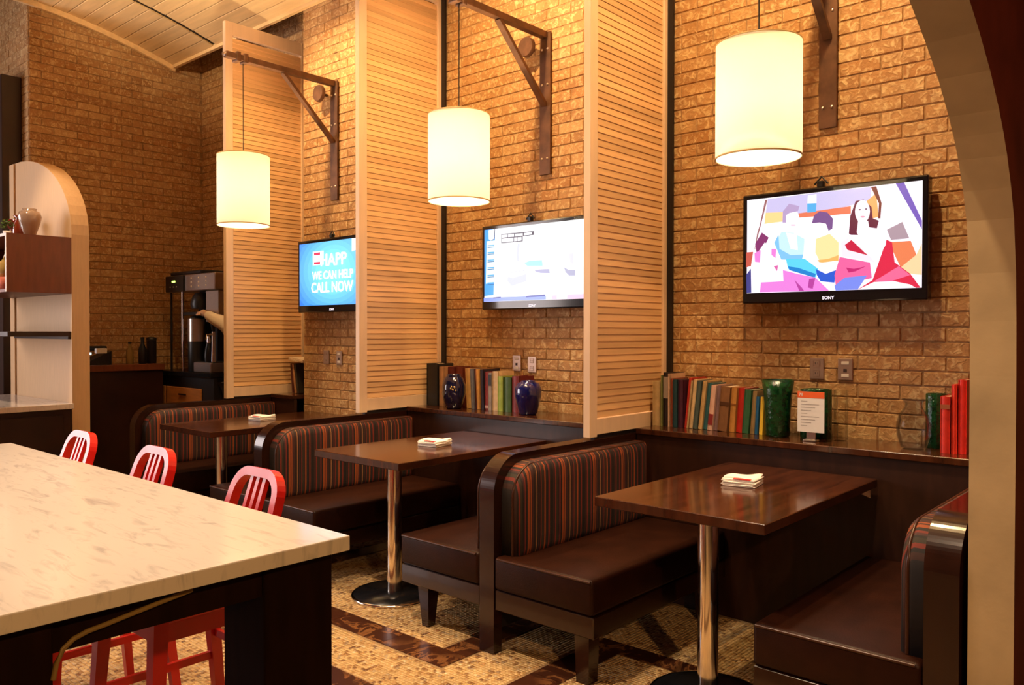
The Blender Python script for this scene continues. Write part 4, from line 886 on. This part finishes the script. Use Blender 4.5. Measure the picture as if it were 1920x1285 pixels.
# ------------------------------------------------------------------ server station on the left
def station():
    X1, Y0, Y1 = -3.777, -1.743, -1.625
    t = thing('arched_partition', 'cream arched partition at left edge with open shelf and thick edge', 'partition', (X1-.6, (Y0+Y1)/2, 0))
    ox, oy = X1-.6, (Y0+Y1)/2
    cx, rx, rz, z0 = -4.92, 1.143, .655, 2.05
    pts = [(X1-ox, 0), (X1-ox, z0)]+[(cx+rx*math.cos(PI/2*i/14)-ox, z0+rz*math.sin(PI/2*i/14)) for i in range(1, 15)]+[(-5.02-ox, z0+rz), (-5.02-ox, 0)]
    MB().prism(pts, 'y', Y0-oy, Y1-oy).build('panel', 'cream', t)
    MB().box(-5.03-ox, -4.93-ox, Y0-.012-oy, Y0-oy, 0, z0+rz-.005).build('edge_stile', 'cream', t)
    sh = thing('open_shelf', 'thin dark shelf on the cream partition under the cupboard', 'shelf', (-4.35, -1.94, 1.332)); MB().rbox(-4.92+4.35, X1-.02+4.35, -2.14+1.94, Y0-.001+1.94, 0, .034, .002, 1).build('board', 'dark_wood', sh)
    MB().box(-4.92+4.35, X1-.02+4.35, Y0-.02+1.94, Y0-.001+1.94, -.02, -.0005).build('cleat', 'dark_wood', sh)
    # cupboard under the counter is its own thing
    b = thing('wall_cupboard', 'dark reddish wood open cupboard fixed on the cream partition', 'cupboard', (-4.4, -1.95, 1.63)); bx, by, bz = -4.4, -1.95, 1.63
    x0, x1, ya, yb_, za, zb = -5.0, -3.78, -2.147, -1.7435, 1.633, 2.028
    MB().box(x1-.02-bx, x1-bx, ya-by, yb_-by, za-bz, zb-bz).build('side_panel', 'cherry', b)
    MB().box(x0-bx, x0+.02-bx, ya-by, yb_-by, za-bz, zb-bz).build('side_panel', 'cherry', b)
    MB().box(x0+.02-bx, x1-.02-bx, ya-by, yb_-by, zb-.02-bz, zb-bz).build('top_board', 'cherry', b)
    MB().box(x0+.02-bx, x1-.02-bx, ya-by, yb_-by, za-bz, za+.02-bz).build('bottom_board', 'cherry', b)
    MB().box(x0+.02-bx, x1-.02-bx, yb_-.012-by, yb_-by, za+.02-bz, zb-.02-bz).build('back_board', 'black', b)
    e = MB(); e.box(x1-.02-bx, x1-bx, ya-.004-by, ya-by, za-bz, zb-bz).box(x0-bx, x1-.02-bx, ya-.004-by, ya-by, zb-.02-bz, zb-bz); e.build('edge_band', 'steel', b)
    c = thing('server_counter', 'marble topped server counter standing against the cream partition', 'counter', (-4.4, -2.3, 0)); 
    MB().rbox(-5.02+4.4, -3.745+4.4, -3.2+2.3, Y0-.001+2.3, .822, .86, .003, 1).build('counter_top', 'marble', c)
    MB().box(-5.0+4.4, -3.79+4.4, -3.15+2.3, Y0-.001+2.3, 0, .821).build('cabinet_body', 'dark_wood', c)
    MB().rbox(-3.79+4.4, -3.775+4.4, -2.6+2.3, -1.80+2.3, .12, .78, .004, 1).build('door', 'dark_wood', c)
    vase('stone_vase', shell([(.030, 0), (.034, .01), (.066, .10), (.076, .145), (.066, .18), (.042, .192), (.046, .205)]), (-4.02, -1.93, 2.0285), 'stone_glaze', 'grey glazed vase on top of the wooden cupboard')
    vase('amber_vase', shell([(.034, 0), (.042, .05), (.036, .10), (.022, .13), (.020, .15), (.040, .168)]), (-4.16, -1.955, 2.0285), 'amber', 'small dark amber vase with flared lip beside grey vase')
    p = thing('potted_plant', 'small bushy green plant in white pot on cupboard', 'plant', (-4.06, -2.06, 2.0285))
    MB().lathe(shell([(.022, 0), (.028, .04)]), 0, 0, 18, cap=False).build('pot', 'paper', p)
    r = random.Random(3); lf = MB()
    for i in range(90):
        a, b_ = r.uniform(0, 2*PI), r.uniform(-.3, 1.3); q = r.uniform(.02, .04); cxx = Vector((q*math.cos(a)*math.cos(b_)*1.1, q*math.sin(a)*math.cos(b_)*1.1, .072+q*math.sin(b_)*1.3))
        d = Vector((math.cos(a), math.sin(a), r.uniform(-.2, .8))).normalized()*.018; e_ = Vector((-math.sin(a), math.cos(a), 0))*.007
        lf.add([cxx-d*.6, cxx+e_, cxx+d*.8, cxx-e_, cxx+Vector((0, 0, .003))], [(0, 1, 4), (1, 2, 4), (2, 3, 4), (3, 0, 4)])
    lf.build('leaves', 'leaf', p)
    vase('ruby_bowl', shell([(.03, 0), (.035, .09), (.05, .10), (.075, .135), (.08, .16)]), (-4.40, -1.90, 2.0285), 'ruby', 'dark ruby footed bowl at left edge on cupboard', 'bowl')
    vase('gold_jar', shell([(.05, 0), (.075, .04), (.07, .09), (.04, .12), (.024, .165), (.028, .18)]), (-4.03, -2.06, 1.745), 'gold_glaze', 'pale gold gourd shaped jar inside the cupboard', 'jar')
    MB_ = MB().lathe(shell([(.05, 0), (.075, .03), (.085, .088)]), 0, 0, 24, cap=False).build('dish_stack', 'coral'); MB_.location = (-4.03, -2.055, 1.654); tag(MB_, 'coral dish under the gold jar inside the cupboard', 'dish')
station()
o = MB().rbox(-6.4, -5.40, -1.70, -1.55, 0, 3.53, .004, 1).build('tall_cabinet', 'dark_wood'); tag(o, 'tall dark cabinet at left edge before the brick return', 'cabinet')
MB().box(-5.90, -5.895, -1.703, -1.70, .1, 3.5).build('door_gap', 'black', o)

# ------------------------------------------------------------------ coffee counter in the far corner
def coffee():
    t = thing('coffee_counter', 'dark coffee counter with honey oak drawers in far corner', 'counter', (-4.6, -.26, 0)); ox, oy = -4.6, -.26
    x0, x1, yf = -5.236, -4.13, -.50
    MB().rbox(x0-ox, x1-ox, yf-.02-oy, -.012-oy, .97, 1.01, .004, 1).build('counter_top', 'base_black', t)
    MB().box(x0-ox, x1-ox, yf+.01-oy, -.012-oy, .0, .969).build('cabinet_body', 'black', t)
    for a, b in ((-5.20, -5.00), (-4.97, -4.33)):
        d = MB().rbox(a-ox, b-ox, yf-.008-oy, yf+.009-oy, .62, .868, .004, 1).build('drawer_front', 'cab_orange', t)
        MB().box((a+b)/2-.06-ox, (a+b)/2+.06-ox, yf-.02-oy, yf-.008-oy, .80, .812).build('handle', 'black', d)
    c = thing('side_counter', 'lower shadowed counter along the far brick wall', 'counter', (-5.0, -1.05, 0))
    MB().rbox(-.235, .10, -.48, .50, 1.02, 1.075, .004, 1).build('counter_top', 'cherry', c)
    MB().box(-.235, .08, -.47, .49, 0, 1.019).build('cabinet_body', 'dark_wood', c)
    # brewer
    b = thing('coffee_brewer', 'steel coffee brewer with green display and dotted front on coffee counter', 'coffee maker', (-4.6, -.28, 1.01)); zx, zy, zz = -4.6, -.28, 1.01
    MB().rbox(-.40, .47, -.20, .20, .715, .865, .008, 2).build('head', 'steel', b)
    MB().rbox(-.40, -.06, -.215, -.196, .715, .86, .004, 1).build('control_panel', 'plastic_black', b)
    MB().box(-.27, -.21, -.218, -.215, .80, .815).build('display', 'led', b)
    for i in range(3): MB().box(-.31+i*.06, -.30+i*.06, -.218, -.215, .755, .765).build('indicator', 'dot', b)
    for i in range(3):
        for j in range(3): MB().lathe([(.0001, .004), (.009, .003), (.01, 0)], 0, 0, 8).build('button', 'dot', b).matrix_local = Matrix.Translation((.06+i*.13, -.20, .755+j*.036)) @ Matrix.Rotation(PI/2, 4, 'X')
    MB().rbox(-.38, .20, -.18, .18, .865, .90, .01, 1).build('top_tray', 'plastic_black', b)
    MB().rbox(.24, .46, -.16, .20, .44, .714, .006, 1).build('side_column', 'steel', b)
    MB().rbox(-.10, .235, -.05, .20, .0, .714, .006, 1).build('back_column', 'plastic_black', b)
    MB().rbox(-.10, .20, -.20, .02, .50, .53, .004, 1).build('warming_shelf', 'plastic_black', b)
    MB().lathe([(.09, .56), (.10, .60), (.085, .66), (.06, .70)], .06, -.10, 20).build('brew_basket', 'plastic_black', b)
    MB().tube([(-.16, -.17, 0), (-.16, -.17, .715)], .012, 8).build('front_post', 'chrome', b)
    MB().tube([(-.38, -.17, 0), (-.38, -.17, .715)], .010, 8).build('front_post', 'plastic_black', b)
    u = thing('coffee_urn', 'small steel urn standing under the coffee brewer', 'urn', (-4.55, -.42, 1.0105))
    MB().lathe([(.075, 0), (.08, .01), (.08, .27)], 0, 0, 24).build('lower_body', 'plastic_black', u)
    MB().lathe([(.0805, .27), (.0805, .47)], 0, 0, 24).build('upper_body', 'steel', u)
    MB().lathe([(.06, .471), (.055, .49), (.02, .50)], 0, 0, 24).build('lid', 'plastic_black', u)
    d = thing('drip_tray', 'steel drip tray at right end of coffee counter', 'tray', (-4.30, -.40, 1.0105)); MB().rbox(-.15, .15, -.11, .16, 0, .09, .01, 2).build('body', 'steel', d); MB().box(-.13, .13, -.09, .14, .0905, .095).build('grille', 'plastic_black', d)
    f = thing('beer_tap', 'slim chrome tap standing on the drip tray', 'tap', (-4.17, -.47, 1.106)); MB().tube([(0, 0, 0), (0, 0, .26)], [.02, .015], 10).build('column', 'chrome', f); MB().tube([(0, 0, .26), (0, -.01, .33)], [.012, .018], 10).build('handle', 'plastic_black', f); MB().tube([(0, 0, .24), (0, -.06, .23), (0, -.07, .19)], .009, 8).build('spout', 'chrome', f)
    k = thing('steam_pitcher', 'small chrome fitting left of the slim tap', 'tap', (-4.27, -.46, 1.106)); MB().lathe([(.035, 0), (.04, .05), (.03, .12), (.018, .16)], 0, 0, 16).build('body', 'plastic_black', k); MB().lathe([(.016, .16), (.02, .19), (.012, .22)], 0, 0, 14).build('cap', 'chrome', k)
    r = thing('telephone', 'black telephone with blue lights on side counter', 'telephone', (-5.06, -1.10, 1.0755)); MB().prism([(-.11, 0), (.11, 0), (.11, .12), (-.06, .04)], 'x', -.09, .09).build('base', 'plastic_black', r)
    MB().rbox(-.03, .03, -.10, .10, .125, .165, .012, 2).build('handset', 'plastic_black', r)
    for i in range(2): MB().box(.091, .095, -.10+i*.02, -.08+i*.02, .02+i*.07, .04+i*.07).build('light', 'led_blue', r)
    MB().rbox(.06, .10, -.02, .07, .10, .145, .004, 1).build('paper_slip', 'paper', r)
    bt = thing('bottle', 'pale squat bottle on side counter', 'bottle', (-5.05, -.80, 1.0755)); MB().lathe([(.028, 0), (.03, .01), (.03, .11), (.012, .15), (.012, .18)], 0, 0, 16).build('body', 'hose', bt)
    MB().lathe([(.014, .18), (.014, .20)], 0, 0, 12).build('cap', 'plastic_black', bt)
    bt = thing('bottle', 'dark bottle next to the pale bottle on side counter', 'bottle', (-5.02, -.70, 1.0755)); MB().lathe([(.032, 0), (.035, .01), (.035, .13), (.015, .18), (.014, .22)], 0, 0, 16).build('body', 'plastic_black', bt)
    MB().lathe([(.016, .22), (.016, .24)], 0, 0, 12).build('cap', 'plastic_black', bt)
    cn = thing('canister', 'dark tall canister on side counter near brick corner', 'canister', (-5.06, -.60, 1.0755)); MB().lathe([(.04, 0), (.043, .006), (.043, .21)], 0, 0, 18).build('body', 'plastic_black', cn); MB().lathe([(.045, .211), (.045, .235), (.02, .242)], 0, 0, 18).build('lid', 'plastic_black', cn)
coffee()

# ------------------------------------------------------------------ person behind the far panel, reaching to the brewer
def skin_mesh(name, verts, edges, radii, m, parent, root=0, sub=2):
    me = bpy.data.meshes.new(name); me.from_pydata(verts, edges, []); me.materials.append(M[m])
    o = link(name, me, parent)
    sk = o.modifiers.new('skin', 'SKIN'); sk.use_smooth_shade = True
    lay = me.skin_vertices[0].data if me.skin_vertices else None
    if lay is None:
        b = bmesh.new(); b.from_mesh(me); b.verts.layers.skin.verify(); b.to_mesh(me); b.free(); lay = me.skin_vertices[0].data
    for i, r in enumerate(radii):
        lay[i].radius = r if isinstance(r, tuple) else (r, r); lay[i].use_root = (i == root)
    s = o.modifiers.new('sub', 'SUBSURF'); s.levels = sub; s.render_levels = sub
    return o
def person():
    px, py = -3.83, -.36
    t = thing('person', 'person hidden by far panel, only a bare forearm in pale sleeve reaching out', 'person', (px, py, 0))
    V, E, Rr = [], [], []
    def v(x, y, z, r, p=None):
        V.append((x, y, z)); Rr.append(r); i = len(V)-1
        if p is not None: E.append((p, i))
        return i
    pel = v(0, 0, .96, (.14, .11)); sp = v(0, 0, 1.15, (.135, .105), pel); ch = v(0, 0, 1.34, (.16, .11), sp); nk = v(0, 0, 1.48, .055, ch); nh = v(-.01, 0, 1.55, .052, nk)
    h1 = v(-.02, 0, 1.60, (.066, .075), nh); h2 = v(-.02, 0, 1.68, (.078, .088), h1); h3 = v(-.01, 0, 1.745, (.055, .06), h2); v(-.105, 0, 1.635, .013, h1)
    for s in (-1, 1):
        hp = v(0, s*.10, .90, .095, pel); kn = v(-.01, s*.11, .50, .06, hp); an = v(.02, s*.11, .09, .042, kn); v(-.13, s*.12, .045, .035, an)
    # far arm hangs, near arm reaches towards -x
    sh = v(0, .16, 1.39, .06, ch); el = v(.02, .21, 1.12, .045, sh); wr = v(-.05, .20, .90, .032, el); v(-.08, .19, .82, .035, wr)
    s2 = v(0, -.15, 1.41, .055, ch); e2 = v(-.17, -.20, 1.47, .040, s2); f2 = v(-.34, -.17, 1.515, .030, e2); w2 = v(-.45, -.13, 1.525, .023, f2); pm = v(-.515, -.105, 1.530, (.019, .032), w2)
    k = v(-.545, -.095, 1.53, (.02, .034), pm)
    for dy, l in ((-.028, .050), (-.009, .060), (.010, .056), (.027, .044)):
        a = v(-.552, -.095+dy, 1.531, .0095, k); b = v(-.552-l*.55, -.092+dy*1.1, 1.533, .009, a); v(-.552-l, -.09+dy*1.1, 1.524, .0075, b)
    th = v(-.52, -.145, 1.515, .011, pm); v(-.555, -.158, 1.512, .009, th)
    body = skin_mesh('body', V, E, Rr, 'skin', t)
    V2, E2, R2 = [], [], []
    def w(x, y, z, r, p=None):
        V2.append((x, y, z)); R2.append(r); i = len(V2)-1
        if p is not None: E2.append((p, i))
        return i
    a = w(0, 0, .98, (.165, .13)); b = w(0, 0, 1.16, (.158, .125), a); c = w(0, 0, 1.34, (.182, .13), b); w(0, 0, 1.455, .075, c)
    d = w(0, .16, 1.395, .078, c); w(.02, .20, 1.18, .064, d)
    e = w(0, -.15, 1.415, .078, c); f_ = w(-.17, -.20, 1.472, .052, e); w(-.33, -.172, 1.513, .040, f_)
    skin_mesh('shirt', V2, E2, R2, 'shirt', t)
    V3, E3, R3_ = [(0, 0, 1.0)], [], [(.158, .125)]
    for s in (-1, 1):
        q = 0
        for (x, y, z, r) in ((0, s*.10, .90, .112), (-.01, s*.11, .50, .078), (.02, s*.11, .12, .066)):
            V3.append((x, y, z)); R3_.append(r); E3.append((q, len(V3)-1)); q = len(V3)-1
    skin_mesh('trousers', V3, E3, R3_, 'trouser', t)
    MB().lathe([(.0001, 1.80), (.05, 1.79), (.085, 1.75), (.097, 1.69), (.09, 1.64), (.075, 1.60)], .012, 0, 20, cap=False).build('hair', 'hair', t)
    for s in (-1, 1): MB().lathe([(.0001, -.009), (.008, -.004), (.008, .004), (.0001, .009)], 0, 0, 8).build('eye', 'socket_white', t).location = (-.098, s*.03, 1.668)
person()

# ------------------------------------------------------------------ lamps out of view; the uplight, sconce and some downlights are added for brightness
def downlight(x, y, tx, ty, watts, label, ang=1.5, tz=.9):
    z = vault_z(y)-.005 if abs(y-VYC) < VY else 4.6
    t = thing('downlight', label, 'light', (x, y, z), 0, 'round ceiling downlights'); MB().lathe([(.07, 0), (.075, -.05), (.06, -.055), (.055, -.02)], 0, 0, 24, cap=False).build('housing', 'steel', t)
    MB().lathe([(.0001, -.018), (.055, -.018)], 0, 0, 24, cap=False).build('lens', 'downlight', t)
    s = spot('downlight_beam', (x, y, z-.07), (tx, ty, tz), watts, (1.0, .73, .48), ang, .6, .06)
for k, (x, y, tgt) in enumerate(((-2.60, -1.25, PY), (-.80, -1.1, 0), (.98, -1.1, 0))):
    z = vault_z(y)-.005
    t = thing('wall_spotlight', ['adjustable spotlight above the far booth', 'adjustable spotlight above the middle booth', 'adjustable spotlight above the near booth'][k], 'light', (x, y, z), 0, 'spotlights washing the brick wall')
    MB().lathe([(.05, 0), (.05, -.03), (.02, -.03)], 0, 0, 20).build('mount', 'base_black', t)
    MB().lathe([(.0001, -.03), (.045, -.035), (.05, -.15), (.042, -.15), (.04, -.06)], 0, 0, 20, cap=False).build('can', 'base_black', t)
    spot('wall_spotlight_beam', (x, y, z-.155), (x, tgt, 2.2), WASH_W, (1.0, .64, .29), 1.75 if k == 0 else 2.2, .7, .04)
downlight(.1, -3.1, .0, -3.15, SPOT_W, 'round ceiling downlight above the marble table near end')
downlight(-1.3, -3.1, -1.2, -3.1, SPOT_W*.7, 'round ceiling downlight above the marble table far end')
downlight(-.2, -2.0, -.3, -1.9, SPOT_W*.6, 'added unseen ceiling downlight brightening the aisle before nearest bench')  # unseen lamp added to lift the aisle
downlight(-3.5, -2.9, -4.3, -1.75, SPOT_W*.75, 'added unseen downlight above the server counter warming the cream partition', .62, 1.45)  # added lamp, throws warm light on the cream partition
downlight(1.45, -3.3, 1.86, -1.44, SPOT_W*.8, 'added unseen downlight by the plaster arch brightening its reveal', .62, 1.3)  # added lamp, brightens the face of the arch reveal
u = thing('added_uplight', 'small unseen uplight added under the vault to brighten its planks', 'light', (-3.4, -2.7, vault_z(-2.7)))
MB().tube([(0, 0, 0), (0, 0, -.5)], .008, 8).build('stem', 'base_black', u)
MB().lathe([(.03, -.60), (.05, -.58), (.055, -.50), (.048, -.50), (.045, -.57)], 0, 0, 20, cap=False).build('can', 'base_black', u)
spot('added_uplight_beam', (-3.4, -2.7, vault_z(-2.7)-.48), (-4.0, -1.4, 4.35), UP_W, (1.0, .72, .42), 1.3, .6, .05)  # added source out of view, lightens the vault planks
sc = thing('added_sconce', 'unseen sconce added behind the camera to brighten the marble table edge', 'light', (4.39, -4.3, 2.6))
MB().rbox(-.06, .008, -.06, .06, -.09, .09, .01, 2).build('back_box', 'base_black', sc)
MB().lathe([(.0001, 0), (.05, .005), (.06, .12), (.05, .12)], 0, 0, 20, cap=False).build('shade', 'base_black', sc).matrix_local = Matrix.Translation((-.06, 0, 0)) @ Matrix.Rotation(-PI/2-.4, 4, 'Y')
spot('added_sconce_beam', (4.22, -4.3, 2.52), (.75, -3.15, .87), 130, (1.0, .56, .2), .42, .6, .05)  # added beam from out of view, brightens the marble edge
spot('added_sconce_glow', (4.22, -4.2, 2.62), (1.9, -1.4, 1.2), 150, (1.0, .55, .25), .9, .8, .05)  # added second light to lift the dark red arch wall
